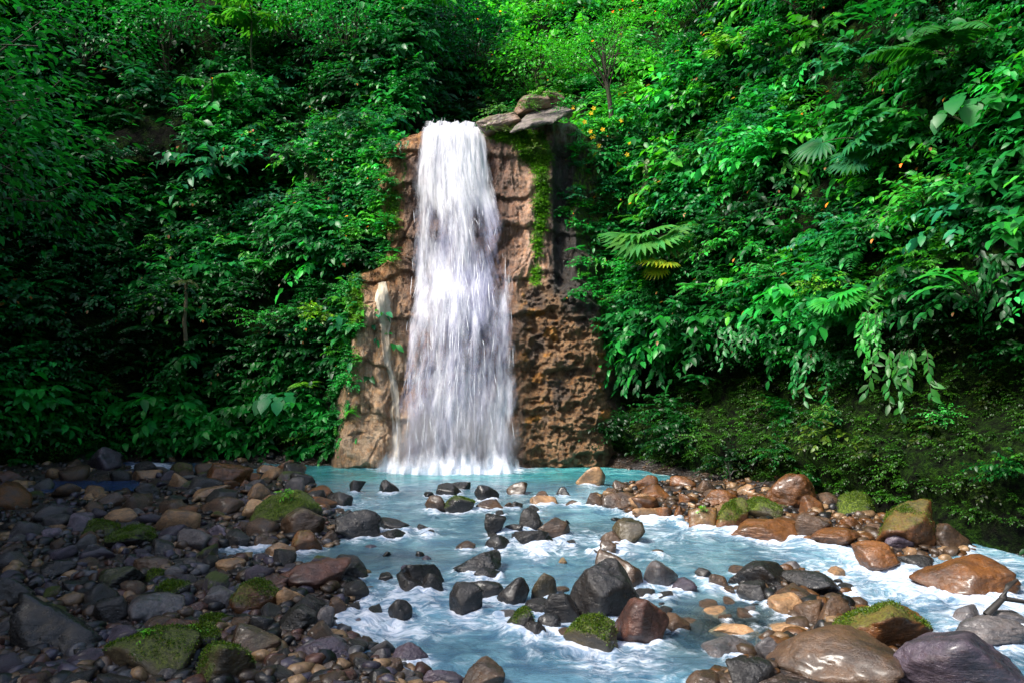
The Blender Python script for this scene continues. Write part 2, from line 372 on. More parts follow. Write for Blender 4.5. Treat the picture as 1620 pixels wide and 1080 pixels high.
# ------------------------------------------------------------------ stones seen one by one in the photograph: px, base py, width, height, tint, moss, label
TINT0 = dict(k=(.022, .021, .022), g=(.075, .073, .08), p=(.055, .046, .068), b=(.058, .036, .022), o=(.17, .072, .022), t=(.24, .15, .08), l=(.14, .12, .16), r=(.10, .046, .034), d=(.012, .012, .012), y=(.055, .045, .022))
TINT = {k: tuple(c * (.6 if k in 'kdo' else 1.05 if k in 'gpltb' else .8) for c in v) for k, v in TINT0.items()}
STONES = [
 (565,779,26,21,'k',0,"small pointed black stone where the turquoise pool begins to run out"),
 (615,782,32,24,'k',0,"rounded black stone alone at the tail of the turquoise pool"),
 (536,801,42,24,'k',0,"dark domed stone in white ripples beside the mossy boulder's channel"),
 (728,775,32,13,'k',0,"low black stone hardly above the pool, straight below the waterfall"),
 (710,784,40,20,'k',0,"flat black stone on top edge of the small midstream cluster under the waterfall"),
 (689,806,34,24,'b',0,"brown rounded stone at the near left of the small midstream cluster"),
 (727,809,46,26,'k',.5,"dark stone with a green tinge at the near right of the small midstream cluster"),
 (770,793,38,27,'k',0,"upright dark brown stone right of the small midstream cluster"),
 (774,806,44,15,'b',0,"low brown stone lying wet below the upright dark midstream stone"),
 (818,781,32,20,'b',0,"brown stone with a flat top standing alone in the pool's outflow"),
 (934,768,46,32,'t',0,"tan leaning stone with a pointed top at the right edge of the pool"),
 (890,784,22,15,'k',0,"small dark wedge of stone near the tan leaning stone"),
 (816,806,22,14,'k',0,"little black triangular stone in shallow midstream ripples"),
 (860,799,42,16,'t',0,"pale brown flat stone washed by shallow ripples"),
 (905,800,30,10,'b',0,"very low brown stone barely out of the ripples near the orange bar"),
 (784,845,34,34,'k',0,"tall grey-black stone at the left of the four-stone midstream group"),
 (839,838,34,36,'k',0,"round topped black stone crowning the four-stone midstream group"),
 (876,848,50,30,'b',0,"smooth brown slab on the right of the four-stone midstream group"),
 (843,864,66,28,'k',0,"craggy flat black stone in front of the four-stone midstream group"),
 (787,870,38,25,'k',0,"dark pyramid stone just in front of the tall grey-black one"),
 (813,843,28,15,'k',0,"small black stone squeezed in the middle of the four-stone midstream group"),
 (995,860,47,40,'y',0,"smooth olive-brown ball shaped boulder in the white rapids"),
 (964,860,42,22,'b',0,"brown stone touching the left side of the ball shaped boulder"),
 (962,876,26,22,'b',0,"tilted brown stone in spray below the ball shaped boulder"),
 (890,891,13,10,'t',.2,"tiny cream coloured stone alone in open blue water"),
 (850,872,38,10,'g',0,"submerged grey stone awash below the craggy flat black stone"),
 (568,851,70,46,'k',0,"big grey-black boulder with a peaked top on the left shore of the river"),
 (621,838,52,20,'k',0,"flat black stone pointing into the river right of the peaked boulder"),
 (622,855,48,18,'k',0,"low black stone in front of the flat pointing one"),
 (550,829,30,24,'k',0,"small dark stone behind the peaked boulder on the left shore"),
 (672,840,32,12,'k',0,"blue-grey stone washed over by the current"),
 (663,930,76,44,'k',0,"wide humped black boulder in midstream with two stones leaning on it"),
 (649,938,42,30,'k',0,"smooth dark stone leaning on the left front of the humped black boulder"),
 (684,938,38,34,'k',0,"grey faced stone leaning on the right front of the humped black boulder"),
 (755,910,74,38,'k',0,"long black wedge stone with a ridge, highest of the middle stack"),
 (774,918,46,22,'k',0,"black slab under the long wedge of the middle stack"),
 (770,938,54,22,'k',0,"lowest dark slab of the middle stack"),
 (737,968,52,46,'k',0,"black boulder with a sharp fold down its face, in the foaming midstream"),
 (812,956,50,44,'k',0,"dark block with upright grooves beside the middle stack"),
 (633,981,38,36,'k',0,"black upright stone in white foam next to the small left cascade"),
 (862,948,43,46,'y',0,"olive-black faceted boulder left of the biggest midstream boulder"),
 (976,935,88,66,'b',0,"brown peak rising behind the biggest midstream boulder"),
 (958,985,112,100,'k',0,"biggest black-brown boulder in the middle of the river"),
 (934,1030,82,58,'y',.75,"square brown boulder with a mossy green face at the foot of the biggest midstream boulder"),
 (1014,1022,90,80,'r',0,"purple-brown slanting boulder leaning right of the square mossy one"),
 (821,1002,48,42,'k',.35,"dark stone with a green spot at the left tip of the big midstream pile"),
 (845,1011,36,28,'k',0,"small dark faceted stone at the front left of the big midstream pile"),
 (869,998,36,28,'k',0,"grey stone between the dark faceted stone and the square mossy boulder"),
 (888,984,56,50,'k',0,"tilted black slab leaning against the biggest midstream boulder"),
 (855,972,46,26,'k',0,"flat dark stone at the upper left of the big midstream pile"),
 (652,1050,64,34,'p',0,"purple-black rounded boulder at the near edge of the river"),
 (765,1094,66,48,'b',0,"smooth brown boulder cut by the bottom edge of the picture in open water"),
 (700,1088,68,32,'p',0,"purple low boulder at the bottom edge left of the smooth brown one"),
 (617,1070,52,30,'b',0,"brown-black stone in front of the purple-black rounded boulder"),
 (573,1066,44,30,'k',0,"dark cobble on the near gravel tip"),
 (515,1050,94,40,'p',0,"purple flat slab on the near gravel tip"),
 (515,1067,38,20,'b',0,"small brown stone in front of the purple flat slab"),
 (600,1050,32,26,'g',0,"grey tilted slab between the purple slab and the purple-black boulder"),
 (163,744,52,38,'p',0,"blue-purple egg shaped boulder by the dark side stream"),
 (18,768,38,24,'r',0,"reddish stone in the dark at the left margin"),
 (452,832,112,56,'y',1.0,"largest bright green moss covered boulder on the left gravel bar"),
 (478,846,68,44,'b',.15,"brown boulder leaning on the front of the bright mossy boulder"),
 (404,818,42,30,'t',.1,"tan stone at the left foot of the bright mossy boulder"),
 (485,873,50,36,'o',.25,"orange-brown faceted stone in front of the bright mossy boulder"),
 (522,857,28,19,'b',0,"small brown round stone at the water right of the mossy boulder"),
 (360,770,66,38,'o',0,"large brown boulder with an orange end, at the back of the left bar"),
 (283,773,32,25,'t',0,"tan stone with an orange side near the small white side cascade"),
 (386,772,22,14,'o',0,"small orange stone touching the large brown boulder with the orange end"),
 (335,790,54,24,'t',0,"pale tan flat boulder in the middle back of the left bar"),
 (451,750,32,24,'o',0,"bright orange pointed stone at the pool's left shore"),
 (424,752,38,18,'t',0,"pinkish tan stone at the pool's left shore"),
 (467,751,24,16,'o',0,"low orange stone at the water's edge of the pool"),
 (232,759,46,17,'t',0,"light stone strip beside the small white side cascade"),
 (232,789,36,26,'k',0,"dark stone at the end of the blue side pool"),
 (276,805,36,22,'k',0,"dark rounded stone behind the grey left bar cobbles"),
 (175,801,48,24,'b',0,"brown stone at the near bank of the blue side pool"),
 (345,848,36,21,'l',0,"pale lilac rounded stone on the left bar"),
 (335,863,30,16,'r',0,"pink-purple stone below the pale lilac one"),
 (378,865,42,28,'k',0,"dark round stone right of the pale lilac one"),
 (305,873,58,36,'g',0,"grey boulder with white veins on the left bar"),
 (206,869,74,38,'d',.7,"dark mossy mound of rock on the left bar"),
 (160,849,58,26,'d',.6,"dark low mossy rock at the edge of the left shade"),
 (152,891,56,28,'p',0,"blue-purple flat shining stone near the left shade"),
 (260,879,46,28,'k',0,"black stone with a tan top left of the grey veined boulder"),
 (420,868,38,24,'b',0,"brown angular stone behind the small inlet"),
 (443,883,46,26,'t',0,"tan ribbed stone at the small inlet"),
 (492,931,118,46,'r',0,"long flat purplish brown slab reaching from the left bar to the river"),
 (560,914,44,27,'k',0,"dark end stone of the long flat slab, beside the river"),
 (434,936,46,28,'r',0,"reddish stone under the left end of the long flat slab"),
 (404,970,80,52,'o',.65,"brown boulder with an olive mossy left side, mid left bar"),
 (468,958,52,36,'t',0,"brown stone with a cream patch in front of the long flat slab"),
 (350,966,52,38,'g',0,"light grey angular stone, mid left bar"),
 (240,990,88,46,'g',0,"pale grey flat topped boulder in the left foreground"),
 (176,986,56,46,'k',0,"black stone speckled white beside the pale grey flat topped boulder"),
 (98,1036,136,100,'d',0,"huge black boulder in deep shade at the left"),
 (15,965,76,56,'k',0,"wet black boulder cut by the left margin"),
 (240,1068,146,74,'y',.6,"large brown-olive mossy boulder in the left foreground"),
 (350,1090,96,80,'y',.85,"yellow-green mossy boulder at the bottom edge"),
 (318,1040,64,52,'d',.9,"dark green mossy boulder behind the yellow-green one"),
 (340,996,44,26,'y',.95,"small stone with a yellow mossy top, left foreground"),
 (402,1046,84,58,'b',.1,"brown dented boulder right of the yellow-green mossy one"),
 (468,1006,70,50,'d',0,"smooth black rounded boulder, near centre of the left foreground"),
 (510,1004,34,46,'g',0,"wet grey slanting stone at the small left cascade"),
 (418,1001,42,32,'k',0,"dark stone between the brown dented and the smooth black boulders"),
 (382,1001,42,26,'b',0,"brown stone behind the brown dented boulder"),
 (303,976,44,24,'r',0,"pink-brown stone right of the pale grey flat topped boulder"),
 (275,951,54,32,'d',.75,"dark mossy stone behind the pale grey flat topped boulder"),
 (190,931,74,38,'d',.2,"dark brown boulder at the edge of the left shade"),
 (243,906,64,26,'b',0,"long brown stone across the middle of the left bar"),
 (245,921,36,22,'y',.8,"yellow mossy cobble in the middle of the left bar"),
 (363,901,48,19,'t',0,"tan flat stone at the near side of the small inlet"),
 (278,917,32,24,'g',0,"grey cobble right of the yellow mossy cobble"),
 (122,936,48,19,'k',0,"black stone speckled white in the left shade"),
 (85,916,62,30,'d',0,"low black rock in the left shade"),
 (495,966,36,26,'k',0,"dark stone above the small left cascade"),
 (532,972,32,28,'b',0,"brown stone at the lip of the small left cascade"),
 (1020,776,42,26,'o',0,"orange-brown stone at the top left of the orange stone bar"),
 (1033,792,50,28,'o',0,"broad orange-brown boulder second from the left on the orange stone bar"),
 (979,805,54,28,'b',0,"brown boulder at the river corner of the orange stone bar"),
 (941,801,27,22,'b',0,"square dark orange stone, outermost of the orange stone bar"),
 (985,777,30,18,'b',0,"brown stone near the pool on the orange stone bar"),
 (1020,809,44,26,'o',0,"orange wedge stone in the left of the orange stone bar"),
 (1022,820,48,20,'t',0,"light tan low stone at the water side of the orange stone bar"),
 (1052,819,25,19,'o',0,"small square orange stone beside the light tan low stone"),
 (1074,819,20,20,'o',0,"narrow upright orange stone on the water side of the orange bar"),
 (1080,774,38,22,'o',0,"rounded orange stone at the back of the orange stone bar"),
 (1117,781,34,24,'b',0,"dark brown block at the back of the orange stone bar"),
 (1140,801,64,28,'o',0,"long orange-brown boulder in the middle of the orange stone bar"),
 (1153,839,58,52,'o',.7,"tall orange boulder with mossy side at the rapids"),
 (1112,838,46,36,'o',.15,"dark orange boulder left of the tall one with the mossy side"),
 (1204,823,58,36,'y',.9,"moss patched boulder in the centre of the orange stone bar"),
 (1248,801,80,54,'o',0,"big craggy brown boulder at the back right of the orange stone bar"),
 (1206,854,104,36,'o',0,"wide orange slab along the rapids"),
 (1285,813,38,30,'o',0,"upright orange stone right of the moss patched boulder"),
 (1286,848,54,38,'b',0,"brown blocky boulder right of the wide orange slab"),
 (1325,866,88,34,'o',0,"long rounded tan-orange boulder at the rapids"),
 (1356,816,68,38,'d',.95,"dark boulder with a bright green mossy top near the right bank"),
 (1433,862,92,72,'o',.35,"large orange boulder with a grey front face, tallest by the right bank"),
 (1505,866,60,40,'b',0,"brown wedge boulder beside the far right channel"),
 (1394,902,74,46,'o',0,"brown cube-like boulder standing in the rapids"),
 (1421,862,46,26,'p',0,"pinkish grey stone at the foot of the large orange boulder"),
 (1525,940,152,62,'o',0,"huge orange wedge boulder in the right rapids"),
 (1207,933,98,46,'k',0,"dark brown boulder heading the right foreground pile"),
 (1284,941,78,38,'k',0,"flat dark slab at the back of the right foreground pile"),
 (1190,948,48,30,'k',0,"black rounded stone in front of the dark brown pile head"),
 (1080,941,42,26,'p',0,"purple-grey stone alone in the small rapids"),
 (1047,931,54,46,'g',0,"grey flat sided slab right of the brown peak"),
 (1135,926,32,20,'b',0,"small brown stone left of the right foreground pile"),
 (1113,915,26,18,'k',0,"small dark grey stone in ripples before the right foreground pile"),
 (1255,962,94,36,'b',0,"long brown humped boulder in the right foreground pile"),
 (1246,974,58,34,'t',0,"tan speckled stone under the long brown humped boulder"),
 (1283,986,44,38,'b',0,"brown faceted stone in the front row of the right foreground pile"),
 (1323,987,54,44,'b',0,"dark brown block at the right end of the foreground pile's front row"),
 (1398,1032,150,80,'o',.55,"big brown boulder with a vivid green mossy right shoulder"),
 (1322,1094,190,92,'b',0,"broad brown boulder at the bottom edge of the right foreground"),
 (1515,1120,200,130,'p',0,"very large purple-grey boulder at the bottom right corner"),
 (1550,1022,124,50,'g',0,"grey weathered boulder behind the purple-grey corner boulder"),
 (1153,1036,84,28,'g',0,"grey low slab in the clear shallows"),
 (1218,1052,44,46,'g',0,"grey-tan block left of the broad brown boulder"),
 (1186,1090,74,48,'k',0,"dark stone at the bottom edge beside the grey-tan block"),
 (1113,1090,56,30,'b',0,"brown stone cut by the bottom edge in the clear shallows"),
 (1527,976,42,20,'g',0,"grey wet stone awash in the right rapids"),
 (1580,985,70,24,'g',0,"low grey rock with water running over it at the right margin"),
 (1255,906,38,20,'g',0,"blue-grey stone at the start of the right rapids"),
 (1068,1002,50,32,'b',0,"wet brown stone in clear water right of the slanting boulder"),
 (1160,1000,76,12,'t',0,"flat pale stone just under the clear shallows"),
 (1252,1003,84,13,'t',0,"flat tan stone awash in front of the foreground pile"),
 (1345,836,30,20,'o',0,"small orange stone between the mossy topped and large orange boulders"),
 (1245,838,34,20,'o',0,"small orange block behind the brown blocky boulder"),
 (1090,800,30,20,'o',0,"orange cobble left of the long orange-brown boulder"),
 (1180,785,32,20,'t',0,"pale tan slab behind the long orange-brown boulder"),
 (1447,893,46,16,'k',0,"low dark stone between the cube-like and the huge wedge boulders"),
]
# ground outline of the stony bars, drawn on the photograph and carried onto the river bed
BARS = [
 [(-400,1300),(-400,742),(-60,722),(150,728),(330,726),(470,742),(512,785),(545,835),(520,862),(430,868),(300,874),(300,884),(430,888),(560,900),(568,925),(540,950),(505,985),(560,1020),(640,1050),(690,1120),(700,1300)],
 [(935,792),(985,768),(1090,762),(1180,768),(1290,786),(1390,815),(1480,850),(1540,868),(1500,885),(1400,888),(1330,858),(1250,852),(1170,845),(1100,826),(1010,814)],
 [(1180,905),(1260,905),(1310,930),(1380,980),(1470,1010),(1560,1030),(1640,1080),(1660,1300),(1060,1300),(1150,1070),(1230,1020),(1280,990),(1200,955)],
]
EDGE = []
def poly_sd(px, py, poly):
    """signed distance (positive inside) of points to a polygon"""
    d = np.full(px.shape, 1e9); ins = np.zeros(px.shape, bool)
    n = len(poly)
    for i in range(n):
        (ax, ay), (bx, by) = poly[i], poly[(i + 1) % n]
        ex, ey = bx - ax, by - ay
        t = np.clip(((px - ax) * ex + (py - ay) * ey) / (ex * ex + ey * ey), 0, 1)
        d = np.minimum(d, np.hypot(px - ax - t * ex, py - ay - t * ey))
        c = ((ay > py) != (by > py)) & (px < ex * (py - ay) / (ey if ey else 1e-9) + ax)
        ins ^= c
    return np.where(ins, d, -d)
CUTS = [[(60,760),(222,760),(232,783),(60,785)], [(200,730),(300,731),(392,741),(500,741),(520,752),(380,751),(290,749),(200,747)], [(-60,700),(50,706),(110,716),(60,724),(-60,722)]]
BAR_W = [[tuple(on_water(*p)[:2]) for p in b] for b in BARS]

CUT_W = [[tuple(on_water(*p)[:2]) for p in b] for b in CUTS]

# walls of the gorge in plan
BASE_R = [(3.1, 26.6), (3.9, 25.6), (5.2, 23.6), (6.8, 20.4), (7.9, 16.5), (9.0, 13.2), (10.4, 10), (12.3, 5), (13.5, -2), (14, -9)]
BASE_L = [(-5.4, 26.5), (-7.5, 27.0), (-10.5, 28.0), (-14.5, 28.2), (-17.2, 25.5), (-17.3, 19), (-15.2, 12.5), (-12.6, 6), (-12, -2), (-13, -9)]
def bank_dist(x, y):
    poly = BASE_L[::-1] + BASE_R
    return poly_sd(x, y, poly)

def ground_z(x, y):
    wz = water_z(y)
    sd = np.full(np.shape(x), -9.0)
    for b in BAR_W: sd = np.maximum(sd, poly_sd(x, y, b))
    for b in CUT_W: sd = np.minimum(sd, -poly_sd(x, y, b))
    z = np.clip(sd * 0.30, -0.42, 0.11)
    bd = bank_dist(x, y)
    z = np.maximum(z, np.clip(0.22 - bd * 0.42, -0.42, 2.0))
    return wz + z + 0.05 * fbm(x * 1.3, y * 1.3, o=4, seed=5) + 0.02 * fbm(x * 6, y * 6, o=2, seed=6)

gx = np.concatenate(([-160, -80, -45, -32], np.arange(-26, 22.01, 0.11), [28, 45, 80, 160]))
gy = np.concatenate(([-90, -40, -15, -4, 1, 3], np.arange(4.5, 30, 0.11), [33, 45, 80, 160, 300]))
GX, GY = np.meshgrid(gx, gy)
GZ = ground_z(GX.ravel(), GY.ravel())
link("ground", mesh_np("ground", np.stack((GX.ravel(), GY.ravel(), GZ), 1), grid_faces(len(gy), len(gx)), mats=[M_GRAVEL]), kind="structure")

# ------------------------------------------------------------------ cliff behind the fall
def win(v, a, b, s): return sstep(a - s, a + s, v) * (1 - sstep(b - s, b + s, v))
def zpy(py, Y=26.6): return CAM_H + (620 - py) / FPX * Y * 1.003
ZT_X = np.array([-9, -6.5, -5.2, -4.65, -4.15, -3.4, -2.6, -1.6, -1.1, -.5, .5, 1.3, 2.1, 3.0, 5, 7])
ZT_P = np.array([215, 235, 250, 226, 207, 188, 189, 192, 192, 188, 177, 172, 176, 186, 180, 175])
def z_top(x): return zpy(np.interp(x, ZT_X, ZT_P), 27.4)
def left_edge(z): return np.interp(z, [0, 1.2, 2.5, 5.9, 6.5, 7.0, 12.6], [-6.35, -5.95, -5.75, -5.7, -5.6, -4.75, -4.65]) + .5 * fbm(np.asarray(z, float) * .8, np.asarray(z, float) * 0, o=5, seed=28)
def right_edge(z): return np.interp(z, [0, 3, 6.3, 8, 12.6], [3.45, 3.3, 2.75, 2.3, 2.2]) + .55 * fbm(np.asarray(z, float) * .8, np.asarray(z, float) * 0, o=5, seed=29)
def cliff_smooth(x, z):
    y = 26.0 + 1.35 * np.clip(z, -1, 14) / 12.4
    low = 1 - sstep(5.6, 7.0, z)
    y = y - 0.75 * win(x, -5.9, -4.1, .5) * low * (1.1 - 0.05 * z)
    y = y - 0.45 * win(x, 0.1, 3.3, .5) * low
    y = y - 0.55 * win(x, -3.8, 0.2, .6) * low * sstep(-1, 3, 6.5 - z)
    y = y + 0.25 * win(x, -3.6, -0.6, .4) * (1 - low)
    y = y + 0.45 * win(x, 1.55, 2.2, .12) * (1 - low) * (1 - sstep(11.2, 11.8, z))
    y = y + 1.5 * (1 - sstep(-1.1, .45, x - left_edge(z))) + 1.2 * sstep(-.5, 1.0, x - right_edge(z))
    return y
def cliff_y(x, z):
    crag = win(x, 0.35, 3.3, .35) * (1 - sstep(5.9, 6.9, z))
    y = cliff_smooth(x, z)
    xw = x + .5 * fbm(x * .6, z * .5, o=3, seed=26); zw = z + .5 * fbm(x * .7, z * .6, o=3, seed=30)
    y = y - 0.30 * fbm(xw * 1.2, zw * 0.35, o=4, seed=11) - 0.13 * fbm(xw * 4, zw * 0.9, o=4, seed=12) * (1 - crag * .5)
    y = y - 0.24 * (1 - .55 * win(x, -6.2, -3.7, .4) * (1 - sstep(5.8, 6.6, z))) * fbm(xw * 1.6, zw * 1.1, o=7, seed=13, g=.62)
    q1, q2, qc = worley(xw * .9, zw * .55, y * 0 + .5, 33)
    y = y - (1 - crag) * (.20 * (qc - .5) * sstep(.02, .14, q2 - q1) - .06 * (1 - sstep(.0, .07, q2 - q1)))
    ri = 1 - np.abs(fbm(x * 2.6 + .3 * z, z * 1.1, o=4, seed=17))
    y = y - 0.16 * (ri - .8) * (1 - crag)
    wx_, wz_ = x + .25 * fbm(x * 1.5, z * 1.5, o=3, seed=24), z + .25 * fbm(x * 1.5, z * 1.5, o=3, seed=25)
    f1, f2, _ = worley(wx_ * 1.5, wz_ * 2.1, y * 0 + .5, 14)
    g1, g2, _ = worley(x * 5.5, z * 7.5, y * 0 + .5, 15)
    rg2 = 1 - np.abs(fbm(x * 1.9 + .8 * z, z * 2.4 - .3 * x, o=5, seed=21))
    rg3 = 1 - np.abs(fbm(x * 4.2 - .9 * z, z * 5.2, o=4, seed=22))
    y = y - crag * (0.30 * (0.6 - f1) * sstep(-.1, .35, fbm(x * .9, z * .9, o=2, seed=23)) + 0.55 * (rg2 - .75) + .22 * (rg3 - .75) + 0.10 * (0.5 - g1))
    ledge = (z * 0.62 + 0.5 * fbm(x * .8, z * .8, o=3, seed=16)) % 1.0
    return y + 0.20 * (ledge - .5) * sstep(.0, .08, ledge)
nx, nv = 400, 400
cx = np.linspace(-8.0, 5.4, nx)
vv = np.linspace(0, 1, nv)
CX, VV = np.meshgrid(cx, vv)
ZT = z_top(CX) + 0.12 * fbm(CX * 2.2, CX * 0 + 3, o=3, seed=18)
CZ = -0.7 + (ZT + 0.7) * VV
CYY = cliff_y(CX.ravel(), CZ.ravel()).reshape(CX.shape)
rnd = sstep(.955, 1.0, VV)
CYY = CYY + 0.5 * rnd ** 2
CZ = CZ - 0.10 * rnd * 0
nt_ = 26
tv = np.linspace(0.04, 1, nt_) ** 1.5
TX, TV = np.meshgrid(cx, tv)
TYY = CYY[-1][None, :] + TV * 6.0
TZ = CZ[-1][None, :] + TV * 0.9 * (1 - win(TX, -3.6, -1.2, .3)) + 0.16 * fbm(TX * 1.4, TYY * 1.4, o=4, seed=19) * sstep(0, .1, TV)
X = np.concatenate((CX, TX)).ravel(); Y = np.concatenate((CYY, TYY)).ravel(); Z = np.concatenate((CZ, TZ)).ravel()
PX, PY, PD = proj(X, Y, Z)
def lerp(c, f, col): return c * (1 - f[:, None]) + np.array(col)[None] * f[:, None]
rock = np.tile(np.array((.33, .215, .135)), (len(X), 1))
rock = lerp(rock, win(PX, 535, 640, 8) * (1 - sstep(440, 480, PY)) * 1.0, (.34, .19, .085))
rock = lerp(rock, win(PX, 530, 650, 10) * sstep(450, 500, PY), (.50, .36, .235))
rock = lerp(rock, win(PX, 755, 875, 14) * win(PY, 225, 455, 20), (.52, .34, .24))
crg = win(PX, 822, 975, 12) * sstep(425, 465, PY)
rock = lerp(rock, crg, (.25, .155, .08))
f1, f2, cid = worley((X + .25 * fbm(X * 1.5, Z * 1.5, o=3, seed=24)) * 1.5, (Z + .25 * fbm(X * 1.5, Z * 1.5, o=3, seed=25)) * 2.1, X * 0 + .5, 14)
cid = cid * sstep(.55, .45, f1)
rock = lerp(rock, crg * sstep(.72, .76, cid), (.40, .20, .045))
rock = lerp(rock, crg * sstep(.1, .3, fbm(X * 1.2, Z * 1.2, o=4, seed=27)), (.13, .095, .07))
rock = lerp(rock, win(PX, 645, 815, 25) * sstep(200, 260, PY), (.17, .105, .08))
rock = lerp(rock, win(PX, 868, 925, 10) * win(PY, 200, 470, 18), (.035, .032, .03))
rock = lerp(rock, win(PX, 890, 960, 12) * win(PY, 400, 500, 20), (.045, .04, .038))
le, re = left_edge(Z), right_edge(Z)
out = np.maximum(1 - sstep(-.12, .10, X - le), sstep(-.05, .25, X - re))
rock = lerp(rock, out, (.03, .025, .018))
top = sstep(.9, .97, np.concatenate((VV, TV * 0 + 1)).ravel())
rock = lerp(rock, top * win(PX, 600, 668, 6), (.40, .21, .08))
rock = lerp(rock, top * win(PX, 758, 905, 8), (.27, .215, .18))
def blob(px, py, rx, ry): return np.exp(-((PX - px) / rx) ** 2 - ((PY - py) / ry) ** 2)
moss = (1.0 * blob(800, 213, 34, 17) + 1.0 * blob(842, 240, 26, 28) + .95 * blob(858, 300, 13, 70) + .6 * blob(850, 380, 9, 50) + .75 * blob(622, 335, 15, 55)
        + .95 * blob(562, 480, 17, 55) + .5 * blob(548, 530, 10, 40) + .9 * blob(578, 392, 20, 28) + .5 * blob(640, 260, 8, 60) + .6 * blob(848, 440, 14, 22))
moss = np.clip(moss, 0, 1) + .62 * out * sstep(735, 600, PY) * .8
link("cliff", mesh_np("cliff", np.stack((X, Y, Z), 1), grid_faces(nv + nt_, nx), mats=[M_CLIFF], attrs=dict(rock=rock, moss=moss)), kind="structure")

# ------------------------------------------------------------------ gorge walls
BVH = {}
SURF = {}
def gorge_wall(name, base, zs, off, amp, seed, ns=240, nz=130, z0=0.0):
    b = np.array(base, float)
    dd = np.concatenate(([0], np.cumsum(np.hypot(*np.diff(b, axis=0).T))))
    s = np.linspace(0, dd[-1], ns)
    bx, by = np.interp(s, dd, b[:, 0]), np.interp(s, dd, b[:, 1])
    for _ in range(10):
        bx[1:-1] = (bx[:-2] + 2 * bx[1:-1] + bx[2:]) / 4; by[1:-1] = (by[:-2] + 2 * by[1:-1] + by[2:]) / 4
    tx, ty = np.gradient(bx), np.gradient(by)
    l = np.hypot(tx, ty)
    nx_, ny_ = ty / l, -tx / l
    # outward = away from the river
    cxr, cyr = 0.0, 14.0
    sg = np.sign(nx_ * (bx - cxr) + ny_ * (by - cyr)); sg = np.where(sg == 0, 1, sg)
    if name == "back_slope": nx_, ny_ = nx_ * 0, ny_ * 0 + 1
    else: nx_, ny_ = nx_ * sg, ny_ * sg
    z = np.linspace(zs[0], zs[1], nz)
    Zg, Sg = np.meshgrid(z, s, indexing='ij')
    O = off(Zg)
    Xg, Yg = bx[None] + nx_[None] * O, by[None] + ny_[None] * O
    n = amp * fbm(Xg * .35, Yg * .35, Zg * .35, o=5, seed=seed) + amp * .35 * fbm(Xg * 1.6, Yg * 1.6, Zg * 1.6, o=4, seed=seed + 9)
    Xg = Xg + nx_[None] * n; Yg = Yg + ny_[None] * n
    V = np.stack((Xg.ravel(), Yg.ravel(), Zg.ravel()), 1)
    F = grid_faces(nz, ns)
    link(name, mesh_np(name, V, F, mats=[M_SOIL]), kind="structure")
    BVH[name] = BVHTree.FromPolygons([tuple(v) for v in V], [tuple(int(i) for i in f) for f in F])
    SURF[name] = (Xg, Yg, Zg, -nx_, -ny_)
gorge_wall("hillside_right", BASE_R, (-0.8, 24), lambda z: .12 * z + .22 * np.clip(z - 4.2, 0, 99) - .5 * win(z, .9, 1.6, .6) + .75 * win(z, 1.6, 4.0, .9), 1.0, 31)
gorge_wall("hillside_left", BASE_L, (-0.8, 27), lambda z: .10 * z + .30 * np.clip(z - 5, 0, 99) + .5 * win(z, 1.2, 4.2, 1.0), 1.3, 41)
gorge_wall("back_slope", [(-16, 29), (-6, 30.5), (-2.3, 33), (2, 31), (12, 28)], (11.6, 40), lambda z: .85 * (z - 11.6), 1.2, 51, ns=160, nz=110)
def wall_at(px, py, name=None):
    o, d = Vector((0, 0, CAM_H)), Vector(ray(px, py)).normalized()
    best = None
    for k, b in BVH.items():
        if name and k != name: continue
        h = b.ray_cast(o, d)
        if h[0] is not None and (best is None or h[3] < best[1]): best = (h[0], h[3], k)
    return np.array(best[0]) if best else at(px, py, 30)
def surf_dir(p):
    """plan direction pointing off the nearest gorge wall towards the river"""
    b = None
    for k, (xg, yg, zg, ax, ay) in SURF.items():
        d = (xg - p[0]) ** 2 + (yg - p[1]) ** 2 + (zg - p[2]) ** 2
        i = np.unravel_index(np.argmin(d), d.shape)
        if b is None or d[i] < b[0]: b = (d[i], ax[i[1]], ay[i[1]])
    return b[1], b[2]
